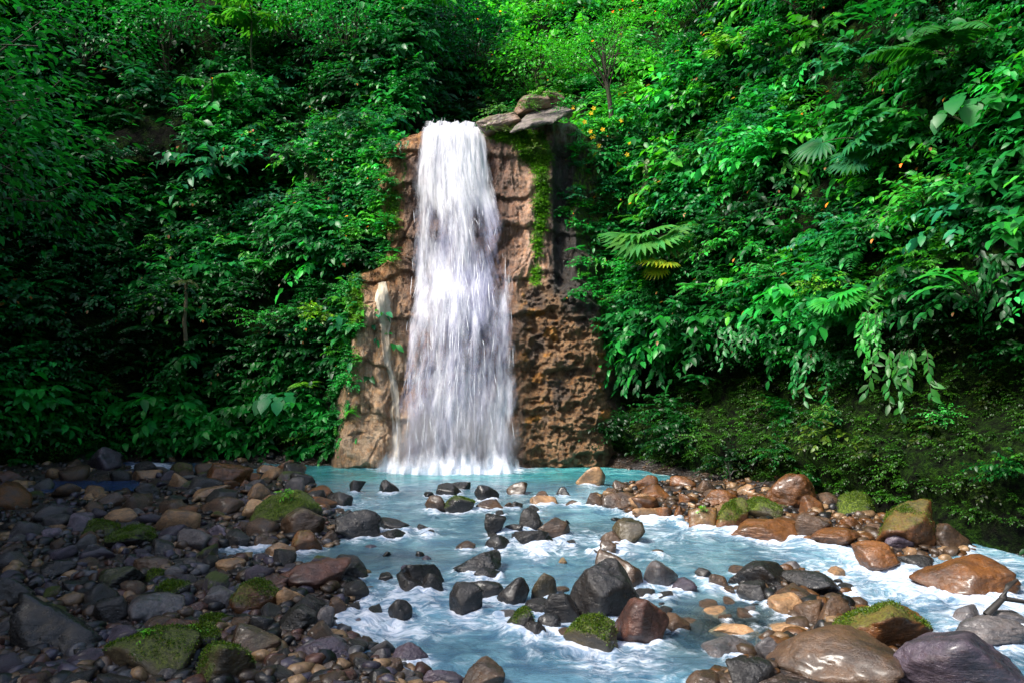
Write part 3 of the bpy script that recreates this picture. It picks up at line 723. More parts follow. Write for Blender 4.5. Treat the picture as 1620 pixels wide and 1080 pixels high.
# ------------------------------------------------------------------ stones
def ico(sub):
    bm = bmesh.new(); bmesh.ops.create_icosphere(bm, subdivisions=sub, radius=1.0)
    V = np.array([v.co[:] for v in bm.verts]); F = np.array([[v.index for v in f.verts] for f in bm.faces]); bm.free()
    return V / np.linalg.norm(V, axis=1)[:, None], F
ICO = {k: ico(k) for k in (2, 3, 4, 5)}
def norm_(a):
    a = np.array(a, float); return a / np.linalg.norm(a, axis=1)[:, None]
def stone_mesh(seed, sub, sx, sy, sz, blocky=None):
    rg = np.random.default_rng(seed)
    D, F = ICO[sub]
    n = int(rg.integers(8, 14)) if blocky is None else blocky
    N = rg.normal(size=(n, 3)); base = norm_([(1, 1, .5), (-1, 1, .3), (0, -1, .4), (.3, .2, 1), (0, .2, -1), (1, -.8, -.3), (-1, -.6, -.2)]) + rg.normal(size=(7, 3)) * .45
    an = rg.uniform(0, 6.28); base = base @ np.array(((math.cos(an), -math.sin(an), 0), (math.sin(an), math.cos(an), 0), (0, 0, 1)))
    N = np.concatenate((N, base))
    N /= np.linalg.norm(N, axis=1)[:, None]
    dist = rg.uniform(.62, 1.12, len(N))
    p = rg.uniform(9, 24)
    dots = np.maximum(D @ N.T, 0) / dist[None]
    r = (np.sum(dots ** p, 1)) ** (-1 / p)
    P = D * r[:, None]
    o = rg.uniform(0, 50, 3)
    a = fbm(P[:, 0] * 1.5 + o[0], P[:, 1] * 1.5 + o[1], P[:, 2] * 1.5 + o[2], 4, seed % 97)
    b = fbm(P[:, 0] * 5 + o[1], P[:, 1] * 5 + o[2], P[:, 2] * 5 + o[0], 4, seed % 89)
    ch = np.abs(fbm(P[:, 0] * 2.4 + o[2], P[:, 1] * 2.4, P[:, 2] * 2.4 + o[1], 3, seed % 83))
    P = P * (1 + .10 * a + (.05 if sub >= 5 else .035) * b - .07 * np.clip(.12 - ch, 0, 1) / .12 * rg.uniform(0, 1))[:, None]
    lo, hi = P.min(0), P.max(0)
    P = (P - (lo + hi) / 2) / ((hi - lo) / 2)
    P *= np.array((sx, sy, sz))
    return mesh_np("stone", P, F, mats=[M_STONE])
rs = random.Random(4)
MOSSY = []
FILL = []
PLACED = []        # x, y, rx, ry, top, label
def spec_pose(px, base, wpx, hpx):
    q = on_water(px, base)
    gz = max(q[2], float(ground_z(np.array([q[0]]), np.array([q[1]]))[0]) - .04)
    # slide along the view ray to the actual ground level
    d = ray(px, base); t = (gz - CAM_H) / d[2]; x0, y0 = d[0] * t, d[1] * t
    sc = y0 / FPX
    rx = wpx * sc / 2 * 1.04
    ry = rx * rs.uniform(.72, .95)
    yc = y0 + ry * .72
    xc = x0 * yc / y0
    ztop = at(px, base - hpx, yc)[2]
    H = max(ztop - gz, wpx * sc * .12)
    zb = gz - max(.35 * H, .12)
    return xc, yc, gz, rx, ry, H, zb
for i, (px, base, wpx, hpx, tn, moss_, lab) in enumerate(STONES):
    xc, yc, gz, rx, ry, H, zb = spec_pose(px, base, wpx, hpx)
    sz = (gz + H - zb) / 2
    big = wpx > 60
    me = stone_mesh(1000 + i * 7, 5 if big else 4, rx, ry, sz)
    small = rx < .22
    o = link("stone" if small else "boulder", me, None, (xc, yc, zb + sz), label=lab, category="stone" if small else "boulder")
    c = np.array(TINT[tn]) * rs.uniform(.88, 1.15)
    o.color = (*c, moss_)
    PLACED.append((xc, yc, rx, ry, gz + H, lab))
    if moss_ >= .35: MOSSY.append((o, moss_))

# smaller loose stones of the bars: seven shapes copied, every copy its own object
LIB = [stone_mesh(5000 + k * 13, 3, 1, 1, 1) for k in range(14)]
CW = dict(k="black", g="grey", p="purple-grey", b="brown", o="orange-brown", t="tan", l="lilac-grey", r="reddish", y="olive")
used_labels = {s[6] for s in STONES}
CUTW = {"on", "at", "in", "by", "beside", "with", "behind", "touching", "leaning", "standing", "near", "under", "between", "along", "below", "alone", "cut", "where", "hardly", "washed", "reaching", "second", "outermost", "highest", "just", "squeezed", "crowning", "awash", "lying", "above", "growing", "right", "left", "tallest", "heading", "rising", "across"}
def short(lab):
    ws = lab.replace(",", "").split()
    others = [s[6].replace(",", "") for s in STONES if s[6] != lab]
    for k in range(2, len(ws)):
        if ws[k] in CUTW and ws[k - 1] not in ("the", "a", "far", "upper", "lower"):
            pre = " ".join(ws[:k])
            if not any(pre in q for q in others): return pre
    return " ".join(ws)
SHORT = {s[6]: short(s[6]) for s in STONES}
def near_label(x, y, tn, r, place):
    adj = {'s': "small", 'm': "mid-sized", 'f': "fist-sized"}['m' if r > .17 else 's' if r > .10 else 'f']
    cand = sorted(PLACED[:len(STONES)], key=lambda q: (q[0] - x) ** 2 + (q[1] - y) ** 2)[:12]
    for q in cand:
        dx, dy = x - q[0], y - q[1]
        rel = ("behind" if dy > 0 else "in front of") if abs(dy) > abs(dx) else ("right of" if dx > 0 else "left of")
        lab = f"{adj} {CW[tn]} stone {rel} the {SHORT[q[5]]}"
        if len(lab.split()) > 15: continue
        if lab not in used_labels:
            used_labels.add(lab); return lab
    return None
rf = random.Random(21)
def scatter(n, region, rlo, rhi, tints, place, tries=60, moss_p=0.1, wet=False):
    made = 0
    for _ in range(n * tries):
        if made >= n: break
        px, py = region(rf)
        q = on_water(px, py); x, y = q[0], q[1]
        r = rlo + (rhi - rlo) * rf.random() ** 1.4
        g = float(ground_z(np.array([x]), np.array([y]))[0])
        if wet: g = float(water_z(y)) - .25 * r
        elif g < water_z(y) - .02: continue
        if any((x - p[0]) ** 2 / (p[2] + r * .75) ** 2 + (y - p[1]) ** 2 / (p[3] + r * .75) ** 2 < 1 for p in PLACED): continue
        tn = rf.choice(tints)
        lab = near_label(x, y, tn, r, place)
        if not lab: continue
        o = link("stone", rf.choice(LIB), None, (x, y, g + r * .22), label=lab, category="stone", group=place)
        f = rf.uniform(.5, .9)
        o.scale = (r * rf.uniform(.9, 1.25), r * rf.uniform(.8, 1.1), r * f)
        o.rotation_euler = (rf.uniform(-.35, .35), rf.uniform(-.35, .35), rf.uniform(0, 6.28))
        c = np.array(TINT[tn]) * rf.uniform(.75, 1.35)
        o.color = (*c, .8 if rf.random() < moss_p else 0)
        PLACED.append((x, y, r, r, g + r, lab)); FILL.append((r / y, o)); made += 1
    return made
def in_rect(x0, x1, y0, y1): return lambda g: (g.uniform(x0, x1), g.uniform(y0, y1))
def in_poly(k):
    P = BARS[k]; xs = [p[0] for p in P]; ys = [p[1] for p in P]
    return lambda g: (g.uniform(max(min(xs), -30), min(max(xs), 1640)), g.uniform(min(ys), min(max(ys), 1090)))
scatter(100, in_rect(0, 560, 745, 880), .13, .38, 'kgpbttogbl', "loose stones of the left gravel bar", moss_p=.06)
scatter(85, in_rect(0, 660, 880, 1110), .09, .27, 'kkgpbrpgk', "loose stones of the left gravel bar", moss_p=.05)
scatter(42, in_rect(935, 1530, 760, 890), .09, .24, 'oobobtb', "loose stones of the orange stone bar")
scatter(14, in_rect(1150, 1400, 905, 1085), .06, .15, 'bkgtb', "loose stones of the right foreground pile")
scatter(34, in_rect(970, 1610, 728, 850), .08, .2, 'ttobb', "stones along the foot of the right bank")
scatter(14, in_rect(220, 530, 722, 745), .1, .2, 'gkbt', "stones along the foot of the left bank")

WET = "small stones standing in the river"
scatter(16, in_rect(800, 1060, 930, 1020), .08, .2, 'kkbkg', WET, wet=True, moss_p=0)
scatter(14, in_rect(1120, 1360, 905, 1000), .09, .2, 'kbbkt', WET, wet=True, moss_p=0)
scatter(14, in_rect(670, 900, 780, 868), .09, .2, 'kkbk', WET, wet=True, moss_p=0)
scatter(12, in_rect(520, 680, 840, 990), .08, .18, 'kkpk', WET, wet=True, moss_p=0)
scatter(10, in_rect(930, 1130, 795, 940), .09, .2, 'bbok', WET, wet=True, moss_p=0)
# flat stones lying under the clear shallows
for k in range(26):
    px, py = rf.uniform(1035, 1290), rf.uniform(935, 1055)
    q = on_water(px, py); x, y = q[0], q[1]; r = rf.uniform(.12, .27)
    if any((x - p_[0]) ** 2 / (p_[2] + r * .8) ** 2 + (y - p_[1]) ** 2 / (p_[3] + r * .8) ** 2 < 1 for p_ in PLACED): continue
    tn = rf.choice('ttbg'); lab = near_label(x, y, tn, r, "")
    if not lab: continue
    lab = lab.replace(" stone ", " sunken stone ", 1)
    if len(lab.split()) > 16: lab = " ".join(lab.split()[:15])
    o = link("stone", rf.choice(LIB), None, (x, y, q[2] - .075 + rf.uniform(-.02, .03)), label=lab, category="stone", group="stones under the clear shallows")
    o.scale = (r * 1.2, r, .09); o.rotation_euler = (0, 0, rf.uniform(0, 6.28)); o.color = (*(np.array(TINT0[tn]) * rf.uniform(1.2, 1.7)), 0)
    PLACED.append((x, y, r * .3, r * .3, q[2], lab))
# of the loose stones the largest in view stay single objects, the remainder becomes part of the uncounted cobble cover
N_HAND = sum(1 for o in COL.objects if o.name.split(".")[0] == "stone") - len(FILL)
FILL.sort(key=lambda q: -q[0])
bpy.context.view_layer.update()
REST_V, REST_F, REST_C, nr = [], [], [], 0
for _, o in FILL[max(0, 292 - N_HAND):]:
    m_ = o.data; a = np.empty(len(m_.vertices) * 3, np.float32); m_.vertices.foreach_get("co", a); a = a.reshape(-1, 3)
    f = np.empty(len(m_.polygons) * 3, np.int32); m_.polygons.foreach_get("vertices", f)
    M = np.array(o.matrix_world); REST_V.append(a @ M[:3, :3].T + M[:3, 3]); REST_F.append(f.reshape(-1, 3) + nr); nr += len(a)
    REST_C.append(np.tile(np.array(o.color[:3]), (len(a), 1))); bpy.data.objects.remove(o)
# gravel between the stones: far too many to count
rg = np.random.default_rng(77)
D2, F2 = ICO[2]
lib2 = []
for k in range(10):
    m_ = stone_mesh(9000 + k, 2, 1, 1, 1); a = np.empty(len(m_.vertices) * 3, np.float32); m_.vertices.foreach_get("co", a); lib2.append(a.reshape(-1, 3)); bpy.data.meshes.remove(m_)
def gravel(name, n, rlo, rhi, cols, rects):
    P = []
    for (x0, x1, y0, y1, share) in rects:
        k = int(n * share)
        px, py = rg.uniform(x0, x1, k), rg.uniform(y0, y1, k)
        P.append(np.array([on_water(a, b)[:2] for a, b in zip(px, py)]))
    P = np.concatenate(P)
    g = ground_z(P[:, 0], P[:, 1])
    keep = g > water_z(P[:, 1]) - .05
    P, g = P[keep], g[keep]
    Vs, Fs, Cs = [], [], []
    for i, (p, z) in enumerate(zip(P, g)):
        r = rlo + (rhi - rlo) * rg.random() ** 2.5
        a = rg.uniform(0, 6.28); b = lib2[int(rg.integers(len(lib2)))] * np.array((r * rg.uniform(.8, 1.4), r, r * rg.uniform(.5, .95)))
        c_, s_ = math.cos(a), math.sin(a)
        Vs.append(np.stack((b[:, 0] * c_ - b[:, 1] * s_ + p[0], b[:, 0] * s_ + b[:, 1] * c_ + p[1], b[:, 2] + z + r * .2), 1))
        Fs.append(F2 + i * len(D2)); Cs.append(np.tile(np.array(TINT[cols[int(rg.integers(len(cols)))]]) * rg.uniform(.7, 1.4), (len(D2), 1)))
    t = NT("gravel_stone")
    tc = t.pos()
    c = t.mix(t.ramp(t.noise(tc, 14, 5, .65), .35, .65), t.mix(1.0, t.attr("col"), (.5, .5, .5), 'MULTIPLY'), t.attr("col"))
    m = t.done(t.bsdf(Base_Color=c, Roughness=.38, Normal=t.bump(t.noise(tc, 40, 4), .4, .02)).outputs[0])
    link(name, mesh_np(name, np.concatenate(Vs), np.concatenate(Fs), mats=[m], attrs=dict(col=np.concatenate(Cs))), kind="stuff")
gravel("gravel", 5200, .025, .13, 'kgpbbrtk', [(-40, 560, 725, 880, .47), (-20, 700, 880, 1130, .53)])
gravel("shore_gravel", 3400, .03, .14, 'oobtbk', [(930, 1540, 758, 890, .5), (960, 1620, 722, 860, .3), (1100, 1420, 900, 1085, .2)])
if REST_V:
    link("cobbles", mesh_np("cobbles", np.concatenate(REST_V), np.concatenate(REST_F), mats=[bpy.data.materials["gravel_stone"]], attrs=dict(col=np.concatenate(REST_C))), kind="stuff")

# ------------------------------------------------------------------ the river
def axis(lo, hi, f):
    v = [lo]
    while v[-1] < hi: v.append(v[-1] + f(v[-1]))
    return np.array(v)
wy = axis(4.5, 27.6, lambda v: .0045 * v + .004)
wx = np.concatenate(([-60, -30], axis(-22, -9, lambda v: .12), axis(-8.9, 9, lambda v: .045), axis(9.1, 20, lambda v: .12), [30, 60]))
WX, WY = np.meshgrid(wx, wy)
x, y = WX.ravel(), WY.ravel()
z = water_z(y)
PXw, PYw, _ = proj(x, y, z)
foam = np.full(x.shape, .125) + .10 * fbm(x * .8, y * .5, o=3, seed=66)
def fb(px, py, rx, ry, a):
    global foam
    foam = foam + (a if a > .65 else a * .68) * np.exp(-((PXw - px) / rx) ** 2 - ((PYw - py) / ry) ** 2)
for a in [(725, 736, 85, 9, 1.6), (725, 743, 130, 13, .62), (600, 740, 80, 5, .25), (480, 762, 55, 10, .28), (545, 752, 40, 4, .25), (640, 800, 110, 18, .22), (560, 800, 40, 16, .3),
          (700, 845, 70, 12, .25), (900, 790, 60, 14, .28), (1000, 745, 120, 10, .18), (1130, 755, 120, 10, .3), (1290, 775, 60, 8, .3),
          (830, 870, 110, 14, .22), (930, 850, 50, 16, .35), (1070, 850, 70, 20, .42), (1010, 880, 90, 10, .25), (1220, 885, 110, 16, .22),
          (1340, 905, 90, 22, .38), (1440, 935, 120, 34, .42), (1560, 965, 100, 40, .42), (1590, 890, 70, 30, .34), (1250, 920, 60, 10, .25),
          (590, 955, 45, 24, .42), (560, 990, 55, 28, .5), (640, 1000, 70, 18, .42), (700, 960, 60, 22, .35), (770, 990, 60, 14, .3), (880, 1040, 90, 20, .18),
          (980, 1055, 110, 18, .2), (700, 1050, 90, 14, .15), (1080, 905, 60, 18, .25), (1140, 930, 60, 12, .25), (240, 738, 45, 7, .7), (330, 745, 40, 6, .45), (800, 930, 60, 10, .1)]:
    fb(*a)
turb = np.zeros(x.shape)
for (sx, sy, rx, ry, tz, lab) in PLACED:
    if abs(sx) > 9.5 or rx < .1: continue
    i = np.where((np.abs(x - sx) < rx * 2.6) & (np.abs(y - sy + 2 * ry) < ry * 5))[0]
    if not len(i): continue
    e = np.sqrt(((x[i] - sx) / rx) ** 2 + ((y[i] - sy) / ry) ** 2)
    ring = np.exp(-np.clip(e - .9, 0, 9) / .22)
    wake = np.exp(-((x[i] - sx) / (rx * .8)) ** 2) * np.exp(-np.clip(sy - y[i] - ry * .7, 0, 99) / (1.6 * ry + .2)) * (y[i] < sy)
    foam[i] += .30 * ring + .38 * wake
    turb[i] += .5 * ring + .3 * wake
calm = np.exp(-((PXw - 1130) / 130) ** 2 - ((PYw - 985) / 42) ** 2) + .8 * np.exp(-((PXw - 640) / 90) ** 2 - ((PYw - 878) / 14) ** 2) + np.exp(-((PXw - 700) / 230) ** 2 - ((PYw - 757) / 6) ** 2)
foam = foam - .30 * np.clip(calm, 0, 1) - .05
act = np.clip(foam * 1.1 + turb * .4, 0.05, 1)
z = z + act * (.12 * fbm(x * 1.5, y * 1.1, o=4, seed=61) + .05 * (1 - 2 * np.abs(fbm(x * 4, y * 3, o=3, seed=62)))) + .012 * fbm(x * 2.2, y * 3.4, o=3, seed=63)
z = z + .34 * np.exp(-((PXw - 725) / 95) ** 2 - ((PYw - 732) / 6) ** 2) * (1 + fbm(x * 4, y * 4, o=3, seed=64))
far = sstep(772, 748, PYw)
wcol = np.tile(np.array((.10, .225, .29)), (len(x), 1))
def wl(f, c):
    global wcol
    wcol = wcol * (1 - f[:, None]) + np.array(c) * f[:, None]
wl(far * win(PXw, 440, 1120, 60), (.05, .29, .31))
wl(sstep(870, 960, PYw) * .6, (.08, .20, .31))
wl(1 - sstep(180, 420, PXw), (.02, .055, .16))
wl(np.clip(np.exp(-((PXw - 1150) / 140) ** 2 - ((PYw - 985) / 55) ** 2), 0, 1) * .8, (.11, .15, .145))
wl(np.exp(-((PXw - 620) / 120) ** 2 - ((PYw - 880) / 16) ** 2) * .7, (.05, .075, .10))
clear = np.clip(.85 * np.exp(-((PXw - 1160) / 120) ** 2 - ((PYw - 990) / 45) ** 2) + .35 * np.exp(-((PXw - 400) / 120) ** 2 - ((PYw - 878) / 14) ** 2), 0, .8)
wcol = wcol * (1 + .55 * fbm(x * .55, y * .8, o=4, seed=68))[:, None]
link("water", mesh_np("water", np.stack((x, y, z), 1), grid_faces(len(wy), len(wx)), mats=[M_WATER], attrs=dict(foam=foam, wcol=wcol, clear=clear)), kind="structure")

# ------------------------------------------------------------------ the waterfall
EP = np.array([185, 200, 250, 300, 350, 400, 450, 500, 550, 600, 650, 700, 745.])
EL = np.array([664, 661, 655, 651, 650, 649, 648, 645, 641, 637, 633, 629, 625.])
ER = np.array([760, 765, 771, 783, 795, 803, 812, 816, 816, 816, 816, 817, 820.])
ZL = np.array([zpy(p, 26.6) for p in EP])[::-1]
DPT = (26.0 + 1.35 * ZL / 12.4 - .45) * _c + (ZL - CAM_H) * _s
XW_ = np.interp(ZL, [0, 6, 10, 12.5], [20, 14, 8, 3])
XL = (EL[::-1] - 810 - XW_) / FPX * DPT; XR = (ER[::-1] - 810 + XW_) / FPX * DPT
def fall_y(u, z):
    x = XLf(z) * (1 - u) + XRf(z) * u
    y = cliff_smooth(x, z) - .30 - .35 * np.sin(np.pi * u) * (.5 + .5 * sstep(12, 7, z))
    return y
XLf = lambda z: np.interp(z, ZL, XL)
XRf = lambda z: np.interp(z, ZL, XR)
fall = thing("waterfall", "tall white waterfall dropping over the brown cliff into the turquoise pool", "waterfall", (-1.8, 26.3, 0))
def fall_sheet(name, lay, off, u0, u1, ztop, zbot, covf, amp, mat, nu=110, nv=260, lip=True, seed=0):
    u = np.linspace(u0, u1, nu); t = np.linspace(0, 1, nv)
    zz = ztop + (zbot - ztop) * t
    if lip:
        k = 26
        zz = np.concatenate((np.full(k, ztop), zz))
    U, ZZ = np.meshgrid(u, zz)
    Xf = XLf(ZZ) * (1 - U) + XRf(ZZ) * U
    Yf = fall_y(U, ZZ)
    if lip:
        back = np.concatenate((np.linspace(3.5, 0, k), np.zeros(nv)))[:, None]
        curve = np.concatenate((np.zeros(k), np.minimum(1, (ztop - zz[k:]) / .8)))[:, None]
        Yf = Yf + back + (1 - curve) ** 2 * .35
        ZZ = ZZ - (back > 0) * 0 + .10 * (1 - curve) * 0
        Xf = Xf + (-1.95 - Xf) * np.clip(back / 9, 0, 1)
        vd = np.concatenate((-np.linspace(3.5, 0, k), ztop - zz[k:]))
    else: vd = ztop - zz
    VD = np.tile(vd[:, None], (1, nu))
    dis = amp * (fbm(U * 13, VD * .55, U * 0 + lay, o=4, seed=70 + seed) + .5 * fbm(U * 34, VD * 1.5, o=3, seed=72 + seed))
    lob = np.abs(fbm(U * 6, VD * .42, o=2, seed=75 + seed))
    Yf = Yf - off - dis - .45 * lob * sstep(5, 7.5, VD) * (off > .1)
    if lip: ZZ = ZZ + np.where(VD < .3, .10 * fbm(U * 12, VD * 2.2, o=3, seed=77 + seed), 0)
    Px, Py, _ = proj(Xf.ravel(), Yf.ravel(), ZZ.ravel())
    cov = covf(U.ravel(), VD.ravel(), Px, Py)
    edge = np.minimum(U - u0, u1 - U).ravel() / (u1 - u0)
    ej = edge + .07 * fbm(VD.ravel() * .8, U.ravel() * 9 + lay * 5, o=3, seed=79 + seed)
    cov = cov - .95 * (1 - sstep(-.01, .17, ej))
    V = np.stack((Xf.ravel(), Yf.ravel(), ZZ.ravel()), 1) - np.array(fall.location)
    return link(name, mesh_np(name, V, grid_faces(len(zz), nu), mats=[mat], attrs=dict(u=U.ravel(), v=VD.ravel(), cov=cov, lay=np.full(U.size, float(lay) * 3.7))), fall)
g2 = lambda px, py, cx_, cy_, rx, ry: np.exp(-((px - cx_) / rx) ** 2 - ((py - cy_) / ry) ** 2)
MF1 = mat_fall("falling_water", 10, .42, .06, .96)
MF2 = mat_fall("falling_water_streaks", 15, .5, .24, 1.2)
def cov1(u, v, px, py):
    c = .52 + .50 * sstep(4.5, .3, v) - .04 * sstep(6, 9, v)
    c += .35 * g2(px, py, 755, 270, 26, 70) + .3 * g2(px, py, 735, 470, 40, 120) + .2 * g2(px, py, 720, 690, 70, 60)
    c -= .16 * g2(px, py, 672, 330, 22, 80) + .18 * g2(px, py, 752, 390, 14, 60) + .15 * g2(px, py, 660, 470, 16, 70) + .22 * g2(px, py, 695, 610, 14, 60) + .2 * g2(px, py, 795, 420, 14, 50)
    return c
def cov2(u, v, px, py):
    c = .36 + .30 * sstep(3.5, .3, v) + .04 * sstep(5, 8, v)
    c += .3 * g2(px, py, 755, 270, 26, 70) + .3 * g2(px, py, 730, 470, 36, 110) + .2 * g2(px, py, 715, 650, 45, 80) + .2 * g2(px, py, 680, 640, 20, 80)
    c -= .2 * g2(px, py, 672, 330, 24, 80) + .2 * g2(px, py, 752, 390, 14, 60)
    return c
ZTOP = float(zpy(187, 27.2))
fall_sheet("main_curtain", 0, .0, 0, 1, ZTOP, -.1, cov1, .06, MF1)
fall_sheet("front_curtain", 1, .28, .03, .97, ZTOP + .05, -.1, cov2, .07, MF2, seed=3)
fall_sheet("lower_veil", 2, .62, .02, .98, 7.2, -.1, lambda u, v, px, py: .26 * sstep(0, 1.6, v) + .16 * sstep(4, 7, v) + .25 * g2(px, py, 725, 620, 45, 120) + .15 * g2(px, py, 800, 520, 14, 60), .10, MF2, lip=False, seed=8)
fall_sheet('spreading_veil', 3, .95, -.06, 1.06, 5.2, -.1, lambda u, v, px, py: .22 * sstep(0, 2.5, v) + .16 * sstep(3, 5, v), .10, MF2, lip=False, seed=12)
fall_sheet('splash', 4, 1.15, -.12, 1.12, 1.25, -.1, lambda u, v, px, py: -.25 + 1.15 * sstep(.1, 1.25, v) - .3 * np.abs(u - .5) * 2, .22, MF1, nv=60, lip=False, seed=15)
fall_sheet('splash', 5, 1.6, .0, 1.0, .7, -.1, lambda u, v, px, py: -.2 + 1.1 * sstep(.05, .75, v), .25, MF1, nv=40, lip=False, seed=18)
# thin strands of falling drops in front of the curtains
rg = np.random.default_rng(5)
n = 320
uu = np.clip(rg.normal(.5, .2, n), .1, .9); zz0 = rg.uniform(.3, 12.3, n)
ln = rg.uniform(.15, .8, n) * (.6 + .6 * (zz0 < 8)); wd = rg.uniform(.003, .009, n); of = rg.uniform(.35, .75, n)
Vs, Fs = [], []
for i in range(n):
    zs_ = zz0[i] - ln[i] * np.array((0, .35, .7, 1.0)); zs_ = np.maximum(zs_, 0)
    xs_ = XLf(zz0[i]) * (1 - uu[i]) + XRf(zz0[i]) * uu[i] + .02 * rg.normal() * np.arange(4)
    ys_ = fall_y(np.full(4, uu[i]), zs_) - of[i]
    ww = wd[i] * np.array((.2, 1, .8, .1))
    for a in range(4):
        Vs += [(xs_[a] - ww[a], ys_[a], zs_[a]), (xs_[a] + ww[a], ys_[a], zs_[a])]
    b = i * 8
    Fs += [(b + 2 * a, b + 2 * a + 1, b + 2 * a + 3, b + 2 * a + 2) for a in range(3)]
link("spray_strand", mesh_np("spray_strand", np.array(Vs) - np.array(fall.location), np.array(Fs), mats=[mat_plain("spray", (.85, .87, .92), .6)]), fall, kind="stuff")

# the thin cream trickle on the left pillar
tr = thing("trickle", "thin cream coloured trickle running down the left rock pillar beside the waterfall", "waterfall", (-4.6, 25.3, 0))
zt = np.linspace(6.35, -.1, 200); ut = np.linspace(-1, 1, 15)
cxp = np.interp(zt, [0, 2.2, 4.2, 5, 6.3], [(629 - 810), (622 - 810), (607 - 810), (603 - 810), (596 - 810)]) / FPX * 25.4 + .04 * fbm(zt * 1.2, zt * 0, o=2, seed=81)
hw = np.interp(zt, [0, 3, 4.6, 5.6, 6.35], [.16, .15, .16, .26, .14])
UT, ZT2 = np.meshgrid(ut, zt)
XT = cxp[:, None] + hw[:, None] * UT * (1 + .25 * fbm(ZT2 * 2, UT, o=3, seed=82))
YT = cliff_y(XT.ravel(), ZT2.ravel()).reshape(XT.shape)
for _ in range(6): YT[1:-1] = (YT[:-2] + YT[1:-1] + YT[2:]) / 3
YT = YT - .05 - .05 * (1 - UT ** 2)
link("stream", mesh_np("stream", np.stack((XT.ravel(), YT.ravel(), ZT2.ravel()), 1) - np.array(tr.location), grid_faces(200, 15), mats=[mat_fall("cream_trickle", 2.2, 1.1, .2, .75, True)],
     attrs=dict(u=UT.ravel(), v=-ZT2.ravel(), cov=.75 - .6 * np.abs(UT.ravel()) ** 3 + .2 * sstep(4, 5.5, ZT2.ravel()), lay=np.zeros(UT.size))), tr)

# spray hanging in the air at the foot of the fall
t = NT("spray_mist")
pm = t.n("ShaderNodeTexCoord").outputs["Object"]
sx_ = t.n("ShaderNodeSeparateXYZ", {0: pm})
r2 = t.n("ShaderNodeVectorMath", {0: t.mapping(pm, (.42, .8, .42))}, operation='LENGTH').outputs["Value"]
den = t.math('MULTIPLY', t.ramp(r2, 1.0, .1), t.ramp(t.noise(pm, 1.1, 4), .25, .65))
vol = t.n("ShaderNodeVolumePrincipled", {"Color": (.95, .96, 1, 1), "Density": t.math('MULTIPLY', den, 6.0), "Anisotropy": .2})
t.t.links.new(vol.outputs[0], t.out.inputs[1])
bm = bmesh.new(); bmesh.ops.create_icosphere(bm, subdivisions=3, radius=1.0)
me = bpy.data.meshes.new("mist"); bm.to_mesh(me); bm.free(); me.materials.append(t.m)
for v_ in me.vertices: v_.co = (v_.co.x * 2.5, v_.co.y * 1.35, v_.co.z * 2.5)
mo_ = link("mist", me, fall, (-.05, -1.2, .5), kind="stuff")
S.cycles.volume_step_rate = 2.0
S.cycles.volume_max_steps = 64
